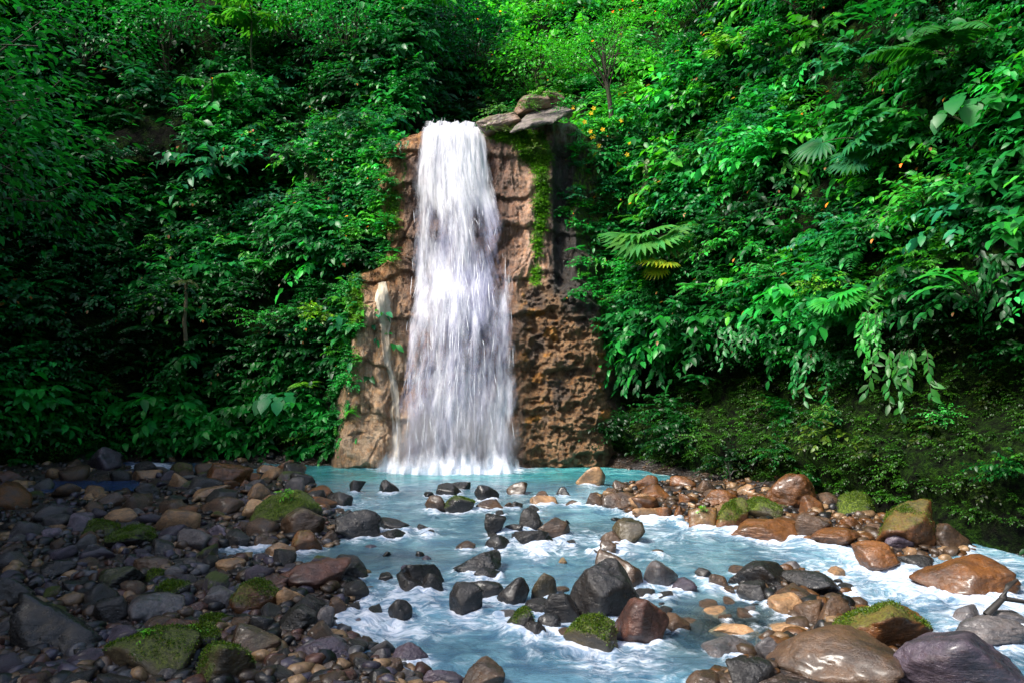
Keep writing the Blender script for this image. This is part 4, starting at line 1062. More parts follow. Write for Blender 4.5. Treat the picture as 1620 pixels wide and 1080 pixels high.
# ------------------------------------------------------------------ plants (local frame: +Z up, +Y away from the gorge wall)
def norm(a): return a / np.maximum(np.linalg.norm(a, axis=-1, keepdims=True), 1e-9)
class Plant:
    def __init__(s, seed):
        s.g = np.random.default_rng(seed); s.V = []; s.F3 = []; s.F4 = []; s.C = []; s.n = 0
        s.sV = []; s.sF = []; s.sn = 0
    def leaves(s, P, D, N, L, W, droop=.25, fold=.25, col=(.012, .12, .02), var=.45, widest=.4):
        P = np.atleast_2d(P).astype(float); m = len(P)
        D = norm(np.broadcast_to(D, (m, 3)).astype(float)); N = np.broadcast_to(N, (m, 3)).astype(float)
        N = norm(N - D * np.sum(N * D, 1, keepdims=True)); X = np.cross(D, N)
        L = np.broadcast_to(L, (m,)); W = np.broadcast_to(W, (m,)); droop = np.broadcast_to(droop, (m,))
        yy = np.array([0, .32, .32, .32, .68, .68, .68, 1.0]); hw = .5
        w1, w2 = (1.0, .8) if widest < .5 else (.7, 1.0)
        xx = np.array([0, -hw * w1, 0, hw * w1, -hw * w2, 0, hw * w2, 0])
        lx = xx[None] * W[:, None]; ly = yy[None] * L[:, None]; lz = -droop[:, None] * yy[None] ** 2 * L[:, None] + fold * np.abs(lx)
        V = P[:, None] + lx[..., None] * X[:, None] + ly[..., None] * D[:, None] + lz[..., None] * N[:, None]
        o = s.n + np.arange(m)[:, None, None] * 8
        s.F3.append((o + np.array([(0, 2, 1), (0, 3, 2), (7, 4, 5), (7, 5, 6)])[None]).reshape(-1, 3))
        s.F4.append((o + np.array([(1, 2, 5, 4), (2, 3, 6, 5)])[None]).reshape(-1, 4))
        s.V.append(V.reshape(-1, 3)); s.n += m * 8
        col = np.broadcast_to(np.asarray(col, float), (m, 3))
        k = 1 + var * s.g.uniform(-1, 1, (m, 1)); hue = s.g.uniform(-1, 1, (m, 1)) * .25
        c = col * k * np.concatenate((1 + hue * 1.2, np.ones((m, 1)), 1 - hue), 1)
        s.C.append(np.repeat(np.clip(c, .001, 1), 8, 0))
    def tube(s, pts, r0, r1, sides=4):
        pts = np.asarray(pts, float); m = len(pts); rr = np.linspace(r0, r1, m) if np.isscalar(r0) else r0
        T = norm(np.gradient(pts, axis=0)); ref = np.where(np.abs(T[:, 2:3]) > .9, [[1., 0, 0]], [[0, 0, 1.]])
        A = norm(np.cross(T, ref)); B = np.cross(T, A)
        an = np.arange(sides) * 2 * np.pi / sides
        V = pts[:, None] + rr[:, None, None] * (np.cos(an)[None, :, None] * A[:, None] + np.sin(an)[None, :, None] * B[:, None])
        i = np.arange(m - 1)[:, None] * sides; j = np.arange(sides)[None]; k = (j + 1) % sides
        s.sF.append((s.sn + np.stack((i + j, i + k, i + sides + k, i + sides + j), -1)).reshape(-1, 4))
        s.sV.append(V.reshape(-1, 3)); s.sn += m * sides
    def arrays(s):
        return np.concatenate(s.V), np.concatenate(s.F3), np.concatenate(s.F4), np.concatenate(s.C)
    def mesh_leaf(s, name="foliage", mat=None):
        V, a, b, C = s.arrays(); return mesh_np(name, V, [a, b], mats=[mat or M_LEAF], attrs=dict(col=C))
    def mesh_stem(s, name="stem", mat=None):
        return mesh_np(name, np.concatenate(s.sV), np.concatenate(s.sF), mats=[mat or M_STEM]) if s.sV else None

DK, MD, BR, LM, BG, OL = (.008, .06, .016), (.009, .155, .028), (.028, .29, .035), (.10, .34, .018), (.016, .15, .075), (.05, .10, .015)
def shrub(seed, Rr=1.0, nst=16, per=13, L=.17, asp=.5, col=MD, hang=.0, up=.55, sag=.35, droop=.3, tilt=.35, rare=None):
    p = Plant(seed); g = p.g
    for i in range(nst):
        d0 = norm(np.array((g.normal(0, .75), g.uniform(.15, 1.0), g.uniform(-.25, 1.1) * 1.2 * up + .1 - hang)))
        l = Rr * g.uniform(.55, 1.1); t = np.linspace(0, 1, 7)[:, None]
        pts = d0[None] * l * t + np.array((0, 0, -sag * l))[None] * t ** 2 + g.normal(0, .02, (7, 3)) * t
        p.tube(pts, .012 * Rr, .004, 3)
        tt = np.linspace(.22, 1, per) + g.uniform(-.03, .03, per)
        q = np.stack([np.interp(tt, t[:, 0], pts[:, k]) for k in range(3)], 1)
        tan = norm(d0[None] + np.array((0, 0, -2 * sag))[None] * tt[:, None])
        side = norm(np.cross(tan, (0, 0, 1.0))); sg = np.where(np.arange(per) % 2, 1, -1)[:, None]
        D = norm(tan * .55 + side * sg * .85 + np.array((0, .15, -.18 - hang)) + g.normal(0, .28, (per, 3)))
        D[-1] = tan[-1]
        N = np.array((0, .35, 1.0)) + g.normal(0, tilt, (per, 3))
        Ls = L * g.uniform(.65, 1.25, per) * (1 - .25 * (tt > .85))
        cc = np.tile(np.array(col), (per, 1)) * g.uniform(.8, 1.2)
        if rare is not None:
            m = g.random(per) < rare[0]; cc[m] = rare[1]
        p.leaves(q, D, N, Ls, Ls * asp, droop, .22, cc)
    return p
def frond(p, base, d0, l, sag, npair, lw, col, lead=.30):
    g = p.g; t = np.linspace(0, 1, 10)[:, None]
    pts = base + d0[None] * l * t + np.array((0, 0, -sag * l)) * t ** 2
    p.tube(pts, .012, .003, 3)
    tt = np.linspace(.15, .99, npair)
    q = np.stack([np.interp(tt, t[:, 0], pts[:, k]) for k in range(3)], 1)
    tan = norm(d0[None] + np.array((0, 0, -2 * sag)) * tt[:, None]); side = norm(np.cross(tan, (0, 0, 1.0)))
    up = np.cross(side, tan)
    ll = lw * l * np.sin(np.pi * (tt * .88 + .1)) ** .8
    for sg in (-1, 1):
        p.leaves(q, side * sg + tan * lead + np.array((0, 0, -.12)) + g.normal(0, .06, (npair, 3)), up, ll, ll * .22 + .012, .3, .1, col, .3)
def fern(seed, l=.9, n=11, col=MD, npair=20, spread=1.0, lw=.24):
    p = Plant(seed); g = p.g
    for i in range(n):
        a = g.uniform(-1.9, 1.9) * spread
        d = norm(np.array((math.sin(a), math.cos(a) * .9 + .25, g.uniform(.3, 1.1))))
        frond(p, np.zeros(3), d, l * g.uniform(.7, 1.1), g.uniform(.45, .8), npair, lw, np.array(col) * g.uniform(.7, 1.25))
    return p
def fan_palm(seed, n=8, pet=.9, fan=.6, col=BR, spread=1.2):
    p = Plant(seed); g = p.g
    for i in range(n):
        a = g.uniform(-1.2, 1.2) * spread
        d = norm(np.array((math.sin(a), math.cos(a) * .8 + .2, g.uniform(.1, 1.0))))
        l = pet * g.uniform(.6, 1.1); t = np.linspace(0, 1, 6)[:, None]
        pts = d[None] * l * t + np.array((0, 0, -.3 * l)) * t ** 2
        p.tube(pts, .014, .009, 4)
        fw = norm(d + np.array((0, .35, -.75))); nn = norm(np.array((0, .75, .75)) + g.normal(0, .2, 3)); nn = norm(nn - fw * np.dot(nn, fw)); sd = np.cross(fw, nn)
        k = 17; th = np.linspace(-1.75, 1.75, k)
        D = fw[None] * np.cos(th)[:, None] + sd[None] * np.sin(th)[:, None]
        p.leaves(np.repeat(pts[-1:], k, 0), D + nn[None] * .12, nn + D * .2, fan * g.uniform(.85, 1.1) * (.75 + .25 * np.cos(th)), fan * .155, .35, .45, np.array(col) * g.uniform(.75, 1.25), .15, .6)
    return p
def taro(seed, n=7, L=.55, col=BR, pet=.9):
    p = Plant(seed); g = p.g
    for i in range(n):
        a = g.uniform(-1.3, 1.3); d = norm(np.array((math.sin(a), math.cos(a) * .7 + .2, g.uniform(.4, 1.1)))); l = pet * g.uniform(.5, 1.1)
        t = np.linspace(0, 1, 6)[:, None]; pts = d[None] * l * t + np.array((0, 0, -.25 * l)) * t ** 2
        p.tube(pts, .016, .01, 4)
        fw = norm(np.array((d[0] * .6, .6, -.75)) + g.normal(0, .15, 3)); nn = np.array((0, .7, .7)) + g.normal(0, .15, 3)
        ls = L * g.uniform(.75, 1.2); c = np.array(col) * g.uniform(.75, 1.2); sd = norm(np.cross(fw, nn))
        p.leaves(pts[-1:], fw, nn, ls, ls * .72, .25, .18, c, .1)
        for sg in (-1, 1): p.leaves(pts[-1:] + fw * ls * .12, -fw * .75 + sd * sg * .55, nn, ls * .42, ls * .36, .1, .1, c, .1)
    return p
def banana(seed, n=8, L=1.1, W=.26, col=BR):
    p = Plant(seed); g = p.g
    for i in range(n):
        a = g.uniform(-1.5, 1.5); d = norm(np.array((math.sin(a) * .8, math.cos(a) * .6 + .2, g.uniform(.3, 1.2)))); l = .5 * L
        pts = d[None] * np.linspace(0, l, 4)[:, None]; p.tube(pts, .018, .012, 4)
        e = pts[-1]; cur = d.copy(); seg = L / 5; ws = (W * .7, W, W * .95, W * .75, W * .4)
        for k in range(5):
            cur = norm(cur + np.array((0, .06, -.28))); nn = np.array((0, .4, 1.0))
            p.leaves(e[None] - cur * seg * .25, cur, nn, seg * 1.55, ws[k] * 1.25, .05, .25, np.array(col) * (1 + .1 * math.sin(i * 3.1)), .08); e = e + cur * seg
    return p
def umbrella(seed, h=2.2, n=8, col=LM, L=.42):
    p = Plant(seed); g = p.g
    p.tube(np.array([(0, 0, 0), (.05, .3, h * .4), (.0, .6, h * .75), (.05, .8, h)]), .05, .025, 6)
    for i in range(n):
        a = g.uniform(-3.1, 3.1); l = g.uniform(.5, 1.3); d = norm(np.array((math.sin(a), math.cos(a), g.uniform(.0, .6))))
        b = np.array((.05, .8, h)) - np.array((0, .25, .6)) * g.random(); pts = b + d[None] * np.linspace(0, l, 5)[:, None] + np.array((0, 0, -.15 * l)) * np.linspace(0, 1, 5)[:, None] ** 2
        p.tube(pts, .015, .008, 3)
        for e in (pts[-1], pts[-2] * .5 + pts[-1] * .5, pts[2]):
            k = 9; th = np.linspace(0, 2 * np.pi, k, endpoint=False) + g.uniform(0, 1)
            D = np.stack((np.cos(th), np.sin(th), -.25 + 0 * th), 1)
            p.leaves(np.repeat((e + g.normal(0, .06, 3))[None], k, 0), D, np.array((0, .1, 1.0)) + g.normal(0, .1, 3), L * g.uniform(.7, 1.1), L * .3, .3, .2, np.array(col) * g.uniform(.7, 1.2), .2, .6)
    return p
def vine(seed, n=7, l=1.8, L=.2, col=MD, asp=.42):
    p = Plant(seed); g = p.g
    for i in range(n):
        x0 = g.normal(0, .35); ll = l * g.uniform(.4, 1.1); t = np.linspace(0, 1, 9)[:, None]
        pts = np.array((x0, .0, .1)) + np.array((g.normal(0, .1), .35, 0))[None] * np.sqrt(t) + np.array((0, 0, -ll)) * t ** 1.3
        p.tube(pts, .008, .004, 3); m = int(7 + ll * 9); tt = np.linspace(.05, 1, m)
        q = np.stack([np.interp(tt, t[:, 0], pts[:, k]) for k in range(3)], 1)
        D = np.stack((g.normal(0, .6, m), g.uniform(.0, .6, m), g.uniform(-1.1, -.35, m)), 1)
        Ls = L * g.uniform(.6, 1.25, m); p.leaves(q, D, np.array((0, 1.0, .55)) + g.normal(0, .3, (m, 3)), Ls, Ls * asp, .2, .2, col)
    return p
def tree(seed, h=6.0, cr=2.2, ncl=46, per=34, L=.2, asp=.5, col=MD, r0=.16):
    """trunk with limbs, crown of leaf sprays round the limb ends"""
    p = Plant(seed); g = p.g
    t = np.linspace(0, 1, 9)[:, None]
    tr_ = np.array((0, 0, h * .75)) * t + np.concatenate((.25 * np.sin(t * 3 + seed), .45 * t ** 2 + .15 * np.sin(t * 4), 0 * t), 1)
    p.tube(tr_, r0, r0 * .45, 8)
    for i in range(ncl):
        a = g.uniform(0, 6.28); el = g.uniform(-.45, 1.2); rr = cr * g.uniform(.45, 1.08)
        c = np.array((math.cos(a) * math.cos(el) * rr, math.sin(a) * math.cos(el) * rr + .5, h * .74 + math.sin(el) * rr * .8))
        b = tr_[int(g.integers(4, 9))]; mid = (b + c) / 2 + np.array((0, 0, .2))
        if i % 2 == 0: p.tube(np.array((b, mid, c)), .035, .01, 4)
        od = norm(c - np.array((0, .5, h * .7))); cs = cr * g.uniform(.22, .36)
        off = g.normal(0, 1, (per, 3)); off *= cs * np.array((1, 1, .55)) / 1.4
        D = norm(off * 1.2 + od * .6 + np.array((0, 0, -.3)) + g.normal(0, .3, (per, 3)))
        Ls = L * g.uniform(.6, 1.25, per)
        p.leaves(c + off, D, np.array((0, .15, 1.0)) + g.normal(0, .38, (per, 3)), Ls, Ls * asp, .3, .22, np.tile(np.array(col) * g.uniform(.7, 1.3), (per, 1)))
    return p

def put(name, p, label, cat, pos, rz=0, sc=1.0, leaf="foliage", stem="stem", stemmat=None, group=None, tint=None):
    t = thing(name, label, cat, tuple(pos), rz, group); t.scale = (sc,) * 3
    if isinstance(p, Plant): p = (p.mesh_leaf(leaf), p.mesh_stem(stem, stemmat))
    o = link(leaf, p[0], t)
    if tint: o.color = (*tint, 1)
    if p[1]: link(stem, p[1], t)
    return t

# moss cushions on the mossy boulders
for o, amt in MOSSY:
    me = o.data; n_ = len(me.vertices)
    co = np.empty(n_ * 3, np.float32); me.vertices.foreach_get("co", co); co = co.reshape(-1, 3)
    no = np.empty(n_ * 3, np.float32); me.vertices.foreach_get("normal", no); no = no.reshape(-1, 3)
    mp = Plant(n_ + int(o.location.x * 100) % 97)
    nn = fbm(co[:, 0] * 4, co[:, 1] * 4, co[:, 2] * 4, 4, 95)
    w_ = np.clip((no[:, 2] - .15) * 1.2, 0, 1) * sstep(-.25 + .3 * (1 - amt), .12 + .3 * (1 - amt), nn)
    k_ = min(6000, int(1600 * amt * (1 + 5 * o.dimensions.x)))
    if w_.sum() < 1: continue
    ii = mp.g.choice(n_, k_, p=w_ / w_.sum())
    pp_ = co[ii] + mp.g.normal(0, .012, (k_, 3)); nr_ = no[ii]
    ls = mp.g.uniform(.010, .024, k_)
    cc = np.where(mp.g.random((k_, 1)) < .4, (.10, .17, .008), (.04, .085, .006))
    mp.leaves(pp_ - nr_ * .004, nr_ * .8 + mp.g.normal(0, .6, (k_, 3)), mp.g.normal(0, 1, (k_, 3)) + nr_, ls, ls * .55, .3, .2, cc, .5)
    link("moss", mp.mesh_leaf("moss"), o, kind="stuff")
# ---- undergrowth: the leafy mass on the gorge walls that nobody could count
U = {}
for i in range(4): U['a%d' % i] = shrub(200 + i, 1.05, 15, 13, .17, .5, MD, rare=(.012, (.30, .12, .03))).arrays()
for i in range(3): U['b%d' % i] = shrub(220 + i, 1.0, 22, 18, .10, .5, MD, tilt=.45).arrays()
for i in range(3): U['c%d' % i] = shrub(240 + i, 1.15, 11, 9, .28, .48, MD, hang=.15).arrays()
for i in range(2): U['f%d' % i] = fern(260 + i, .9, 10, MD, 16).arrays()
for i in range(2): U['v%d' % i] = vine(270 + i, 6, 1.05, .17, MD).arrays()
for i in range(2): U['m%d' % i] = shrub(280 + i, .55, 12, 10, .07, .6, OL, tilt=.5).arrays()
ug = np.random.default_rng(99)
def undergrowth(name, wall, n, kinds, dens, smin=.7, smax=1.6):
    xg, yg, zg, ax, ay = SURF[wall]
    Vs, F3, F4, Cs, nn = [], [], [], [], 0
    made = 0; guard = 0
    cell = set()
    while made < n and guard < n * 40:
        guard += 1
        i = int(ug.integers(xg.shape[0])); j = int(ug.integers(xg.shape[1]))
        P = np.array((xg[i, j], yg[i, j], zg[i, j]))
        if P[1] < 2 or P[2] < .2: continue
        px, py, d = proj(*P)
        if px < -260 or px > 1880 or py < -330 or py > 900: continue
        dn, kk, tint = dens(px, py, P, ug)
        lo = float(fbm(np.array([P[0] * .42]), np.array([P[1] * .42]), np.array([P[2] * .5]), 3, 93)[0])
        if ug.random() > dn * (.35 + .65 * float(sstep(-.42, -.08, lo)) if smin > .5 else 1): continue
        key = (round(P[0] / .42), round(P[1] / .42), round(P[2] / .42))
        if key in cell: continue
        cell.add(key)
        kinds_ = [k for k in U if k[0] in kk]
        V, a, b, C = U[kinds_[int(ug.integers(len(kinds_)))]]
        an = math.atan2(-ax[j], ay[j]) + ug.normal(0, .45); s = ug.uniform(smin, smax) * (1 + (.5 * lo if smin > .5 else 0)); tint = np.asarray(tint) * ((.85 + 1.1 * max(lo, -.3)) if smin > .5 else 1)  # leaf tint paints lit clumps brighter and shaded hollows darker
        c_, s_ = math.cos(an), math.sin(an)
        Vs.append(np.stack(((V[:, 0] * c_ - V[:, 1] * s_) * s + P[0], (V[:, 0] * s_ + V[:, 1] * c_) * s + P[1], V[:, 2] * s + P[2]), 1).astype(np.float32))
        F3.append(a + nn); F4.append(b + nn); nn += len(V)
        Cs.append((C * np.array(tint)).astype(np.float32)); made += 1
    V = np.concatenate(Vs)
    print(name, made, len(V))
    link(name, mesh_np(name, V, [np.concatenate(F3), np.concatenate(F4)], mats=[M_LEAF], attrs=dict(col=np.concatenate(Cs))), kind="stuff")
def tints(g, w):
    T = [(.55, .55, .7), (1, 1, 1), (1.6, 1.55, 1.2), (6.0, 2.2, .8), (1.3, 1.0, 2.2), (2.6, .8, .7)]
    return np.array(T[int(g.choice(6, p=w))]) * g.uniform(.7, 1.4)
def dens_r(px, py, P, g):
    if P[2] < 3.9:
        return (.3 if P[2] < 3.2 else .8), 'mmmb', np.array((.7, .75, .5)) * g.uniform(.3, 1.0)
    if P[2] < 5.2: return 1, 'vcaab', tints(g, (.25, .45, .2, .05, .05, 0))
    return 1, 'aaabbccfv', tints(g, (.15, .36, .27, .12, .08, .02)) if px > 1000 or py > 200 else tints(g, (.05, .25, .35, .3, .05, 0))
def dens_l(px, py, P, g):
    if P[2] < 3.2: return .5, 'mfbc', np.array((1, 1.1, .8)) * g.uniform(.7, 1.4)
    if px < 260 and py > 260: return .55, 'abf', tints(g, (.6, .35, .05, 0, 0, 0))  # darker leaf tints stand in for shade on the far left
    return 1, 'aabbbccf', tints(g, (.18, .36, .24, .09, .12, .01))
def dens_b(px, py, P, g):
    if px > 760: return 1, 'aabbc', tints(g, (.0, .12, .33, .52, .03, 0))  # lime tints put sunlight into the leaf colour right of the fall
    return 1, 'aabbbcf', tints(g, (.55, .27, .02, .0, .16, 0))  # dark tints paint the shaded recess behind the lip
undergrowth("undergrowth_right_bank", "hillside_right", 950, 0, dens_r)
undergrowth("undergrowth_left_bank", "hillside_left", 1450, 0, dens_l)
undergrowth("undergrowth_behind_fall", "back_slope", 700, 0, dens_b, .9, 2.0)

def moss_dens(px, py, P, g):
    if P[2] > 4.4: return 0, 'm', (1, 1, 1)
    f = float(fbm(np.array([P[0] * .7]), np.array([P[1] * .7]), np.array([P[2] * .9]), 3, 91)[0])
    return (1.0 if f > -.05 else .15), 'm', np.array((.6, 1.25, .5)) * g.uniform(.3, 1.1)
undergrowth("moss_right_bank", "hillside_right", 1300, 0, moss_dens, .45, .95)
undergrowth("moss_left_bank", "hillside_left", 420, 0, moss_dens, .45, .95)
# leafy cover of the cliff's flanks and top
def cover(name, pts, kinds, smin, smax, tintf, rzs=.5):
    Vs, F3, F4, Cs, nn = [], [], [], [], 0
    for P in pts:
        ks = [k for k in U if k[0] in kinds]; V, a, b, C = U[ks[int(ug.integers(len(ks)))]]
        an = math.pi + ug.normal(0, rzs); s = ug.uniform(smin, smax); c_, s_ = math.cos(an), math.sin(an)
        Vs.append(np.stack(((V[:, 0] * c_ - V[:, 1] * s_) * s + P[0], (V[:, 0] * s_ + V[:, 1] * c_) * s + P[1], V[:, 2] * s + P[2]), 1))
        F3.append(a + nn); F4.append(b + nn); nn += len(V); Cs.append(C * np.array(tintf(P, ug)))
    link(name, mesh_np(name, np.concatenate(Vs), [np.concatenate(F3), np.concatenate(F4)], mats=[M_LEAF], attrs=dict(col=np.concatenate(Cs))), kind="stuff")
pts = []
for _ in range(6000):
    x_, z_ = ug.uniform(-7.9, 5.2), ug.uniform(.4, 13.3)
    le_, re_ = float(left_edge(z_)), float(right_edge(z_))
    if not (x_ < le_ - .2 or x_ > re_ + (.75 if z_ > 6.5 else .3)): continue
    if x_ > re_ and z_ < 5.5 and ug.random() > .25: continue
    y_ = float(cliff_y(np.array([x_]), np.array([z_]))[0])
    pts.append((x_, y_ + .05, z_))
    if len(pts) > 330: break
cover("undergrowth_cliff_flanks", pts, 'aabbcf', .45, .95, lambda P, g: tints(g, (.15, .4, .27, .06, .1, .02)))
pts = []
for _ in range(120):
    x_ = ug.choice([ug.uniform(-7.5, -4.3), ug.uniform(-3.6, .3), ug.uniform(.2, 5.2)], p=[.4, .12, .48]); t_ = ug.uniform(.9, 5)
    if -3.7 < x_ < -1.0: t_ = ug.uniform(4.5, 6)
    pts.append((x_, 27.6 + t_, float(z_top(x_)) + .1 + .1 * t_))
cover("undergrowth_cliff_top", pts, 'abbc', .6, 1.1, lambda P, g: tints(g, (.1, .35, .3, .1, .15, 0)) if P[0] < 0 else tints(g, (0, .25, .35, .38, .02, 0)))
pts = []
for _ in range(300):
    z_ = ug.uniform(.5, 12.4); sd_ = ug.random() < .5
    if not sd_ and (z_ < 5.0 or ug.random() < .6): continue
    x_ = (float(left_edge(z_)) + ug.normal(-.1, .28)) if sd_ else (float(right_edge(z_)) + ug.normal(.1, .28))
    pts.append((x_, float(cliff_y(np.array([x_]), np.array([z_]))[0]), z_))
cover("fringe_on_cliff", pts, 'bbafmv', .3, .72, lambda P, g: tints(g, (.05, .3, .4, .15, .1, 0)))
idx = np.where((moss > .55) & (out < .3) & (PY < 760))[0]
idx = ug.choice(idx, min(len(idx), 520), replace=False)
cover("moss_on_cliff", [(X[i], Y[i] + .06, Z[i]) for i in idx], 'm', .3, .7, lambda P, g: np.array((1.5, 2.3, .5)) * g.uniform(.5, 1.6))
# ---- plants one can point to
def rz_of(p):
    a, b = surf_dir(p); return math.atan2(-a, b)
def plant(name, p, label, cat, px, py, wall=None, sc=1.0, lift=0.0, **kw):
    q = wall_at(px, py, wall); rz = rz_of(q)
    a, b = surf_dir(q); q = q + np.array((a, b, 0)) * OUT.get(name, .75)
    cq = -q[:2] / np.linalg.norm(q[:2]); a, b = a + 1.3 * cq[0], b + 1.3 * cq[1]; rz = math.atan2(-a, b)
    return put(name, p, label, cat, q + np.array((0, 0, lift)), rz, sc, **kw)
OUT = dict(umbrella_tree=.3, vine=.9, fan_palm=.7, taro_plant=.8)
HR, HL, BK = "hillside_right", "hillside_left", "back_slope"
plant("fan_palm", fan_palm(301, 11, 1.3, .95, (.055, .22, .045)), "large fan palm with pleated leaves right of the waterfall's dark rock column", "palm", 1045, 400, HR, 1.15)
plant("fan_palm", fan_palm(302, 3, .7, .7, (.22, .30, .02)), "yellow-green fan palm leaves just below the large fan palm", "palm", 1090, 425, HR)
plant("fan_palm", fan_palm(303, 4, .7, .65, BR), "small green fan palm hanging beside the top of the craggy brown rock", "palm", 958, 475, HR)
plant("fan_palm", fan_palm(304, 6, .9, .8, (.02, .17, .05)), "dark green fan palm high on the right bank, upper of two", "palm", 1400, 225, HR)
plant("fan_palm", fan_palm(305, 5, .8, .7, (.02, .14, .06)), "bluish fan palm high on the right bank, lower of two", "palm", 1432, 262, HR)
plant("fan_palm", fan_palm(306, 5, .7, .6, BR), "small fan palm above the mossy undercut of the right bank", "palm", 1372, 475, HR)
plant("tree_fern", fern(310, 2.0, 9, (.02, .16, .02), 30, 1.0, .2), "big tree fern with long arching fronds at the upper right", "fern", 1540, 95, HR, 1.1)
plant("fern", fern(311, 1.2, 8, BR, 22), "bright fern arching out of the left bank above the bare stem", "fern", 385, 390, HL)
plant("fern", fern(312, 1.0, 9, BR, 20), "bright fern beside the left rock pillar's mossy edge", "fern", 432, 425, HL)
plant("fern", fern(313, .8, 9, LM, 18), "lime fern growing low against the left rock pillar", "fern", 500, 610, HL)
plant("fern", fern(314, .8, 8, MD, 18), "green fern low on the mossy undercut right of the craggy rock", "fern", 1135, 600, HR)
plant("fern", fern(315, .9, 9, BR, 18), "fern with spread fronds over the right bank's dark hollow", "fern", 1130, 460, HR)
plant("taro_plant", taro(320, 7, .62, (.012, .20, .06)), "elephant ear plant with big heart leaves low on the left bank", "plant", 455, 640, HL)
plant("taro_plant", taro(321, 6, .42, (.02, .2, .06)), "elephant ear plant with pale round leaves right of the yellow flowering shrub", "plant", 985, 315, HR)
plant("taro_plant", taro(322, 6, .5, MD), "large leaved plant at the upper right edge, under the tree fern", "plant", 1570, 200, HR)
plant("banana_plant", banana(325, 8, 1.2, .28, (.015, .15, .03)), "plant with long drooping strap leaves left of the large fan palm", "plant", 948, 395, HR, .7)
plant("banana_plant", banana(326, 7, 1.0, .2, BR), "plant with long hanging leaves at the right edge above the bank", "plant", 1595, 480, HR, .9)
plant("banana_plant", banana(327, 7, 1.0, .22, MD), "long leaved plant in the top of the right bank near the tree fern", "plant", 1440, 60, HR)
plant("umbrella_tree", umbrella(330, 2.6, 10, (.06, .26, .03), .5), "lime umbrella tree with finger leaves high on the left bank", "tree", 405, 135, HL, 1.25, stem="trunk")
plant("umbrella_tree", umbrella(331, 1.6, 8, (.025, .2, .035), .42), "green umbrella tree with tiered leaves below the lime one on the left bank", "tree", 345, 200, HL, 1.1, stem="trunk")
plant("umbrella_tree", umbrella(332, 1.0, 4, (.02, .2, .03), .36), "small umbrella seedling in front of the dark hollow on the left bank", "tree", 318, 235, HL, .9, stem="trunk")
fl = plant("flowering_shrub", shrub(335, 1.5, 22, 14, .17, .45, BR), "shrub with yellow flowers beside the rock slab at the cliff's upper right", "shrub", 925, 240, HR, 1.15)
fp = Plant(336)
for k in range(17):
    c = np.array((fp.g.normal(0, .65), fp.g.uniform(.5, 1.4), fp.g.uniform(-1.1, .9))); th = np.linspace(0, 6.28, 6)[:-1]
    fp.leaves(np.repeat(c[None], 5, 0), np.stack((np.cos(th), np.full(5, .4), np.sin(th)), 1), (0, 1, .2), .085, .06, .3, .1, (.75, .50, .01), .15)
link("flower", fp.mesh_leaf("flower"), fl, kind="stuff")
SH = [
 (1175, 95, HR, LM, .2, "lime shrub with large leaves near the top of the right bank", 1.3), (1240, 75, HR, BR, .22, "bright green shrub next to the lime one at the top of the right bank", 1.2),
 (1395, 110, HR, (.02, .18, .06), .26, "mint green broad leaved shrub below the tree fern's left fronds", 1.3), (1510, 330, HR, BR, .15, "bright green shrub lit on a ledge in the far right", 1.3),
 (1190, 390, HR, BR, .16, "bright green shrub right of the large fan palm", 1.2), (1265, 440, HR, (.02, .17, .03), .14, "fine leaved green shrub at the middle of the right bank", 1.2),
 (1340, 455, HR, LM, .13, "small yellow-green shrub above the right bank's dark hollow", .8), (1010, 470, HR, BR, .12, "bright leafy tuft under the large fan palm's left side", .8),
 (1300, 340, HR, MD, .15, "dark green shrub right of the middle of the right bank, in part shade", 1.1), (1140, 250, HR, (.03, .14, .03), .2, "green shrub with hanging leaves above the large fan palm", 1.1),
 (1060, 180, HR, MD, .2, "leafy shrub up the right bank right of the yellow flowers", 1.1), (1310, 210, HR, BR, .14, "light green shrub left of the two high fan palms", .9),
 (470, 330, HL, BG, .15, "blue-green shrub left of the waterfall's top rocks", 1.2), (560, 300, HL, MD, .12, "green shrub touching the orange rock left of the waterfall", 1.1),
 (450, 215, HL, BR, .14, "bright green shrub under the lime umbrella tree", 1.2), (225, 150, HL, MD, .16, "shrub with small lit leaves high in the left shade", 1.2),
 (520, 500, HL, (.12, .32, .01), .17, "vivid lime shrub hugging the left rock pillar", .95), (430, 510, HL, BR, .14, "bright shrub left of the vivid lime one", 1.0),
 (285, 605, HL, MD, .15, "dark shrub with few lit leaves low on the left bank", 1.0), (395, 600, HL, MD, .13, "small leaved green shrub above the elephant ear plant", 1.0),
 (490, 690, HL, (.06, .24, .015), .12, "lime leafy tuft at the foot of the left rock pillar", .7), (330, 660, HL, BR, .17, "broad leaved tuft in front of the mossy stump", .8),
 (585, 130, HL, BG, .13, "pale blue-green shrub at the upper left of the waterfall's lip", 1.4), (600, 235, HL, OL, .11, "olive shrub at the left shoulder of the cliff", .8),
 (690, 178, BK, BG, .1, "low blue-green shrub on the rim directly behind the waterfall's lip", 1.6), (800, 165, BK, BR, .12, "bright shrub on the rim behind the right side of the lip", 1.4),
 (880, 130, BK, LM, .13, "yellow-green shrub above the weathered rock slab", 1.4), (640, 140, BK, MD, .12, "dark green shrub left behind the waterfall's lip", 1.5),
 (1240, 640, HR, (.06, .20, .015), .1, "lime leafy patch on the mossy undercut of the right bank", .45), (1350, 650, HR, (.06, .20, .015), .11, "lime leaves on the mossy undercut, farther right and near the dark hollow", .45),
 (1130, 690, HR, (.05, .2, .02), .09, "small green tuft on the mossy bank above the shore stones", .6), (1540, 660, HR, BR, .1, "small leafy tuft on the dark bank at the far right", .6),
]
for i, (px, py, wl_, col, L, lab, sc) in enumerate(SH):
    plant("shrub", shrub(400 + i, 1.1, 18, 13, L, .5, col, hang=.1 if 'hang' in lab else 0), lab, "shrub", px, py, wl_, sc)
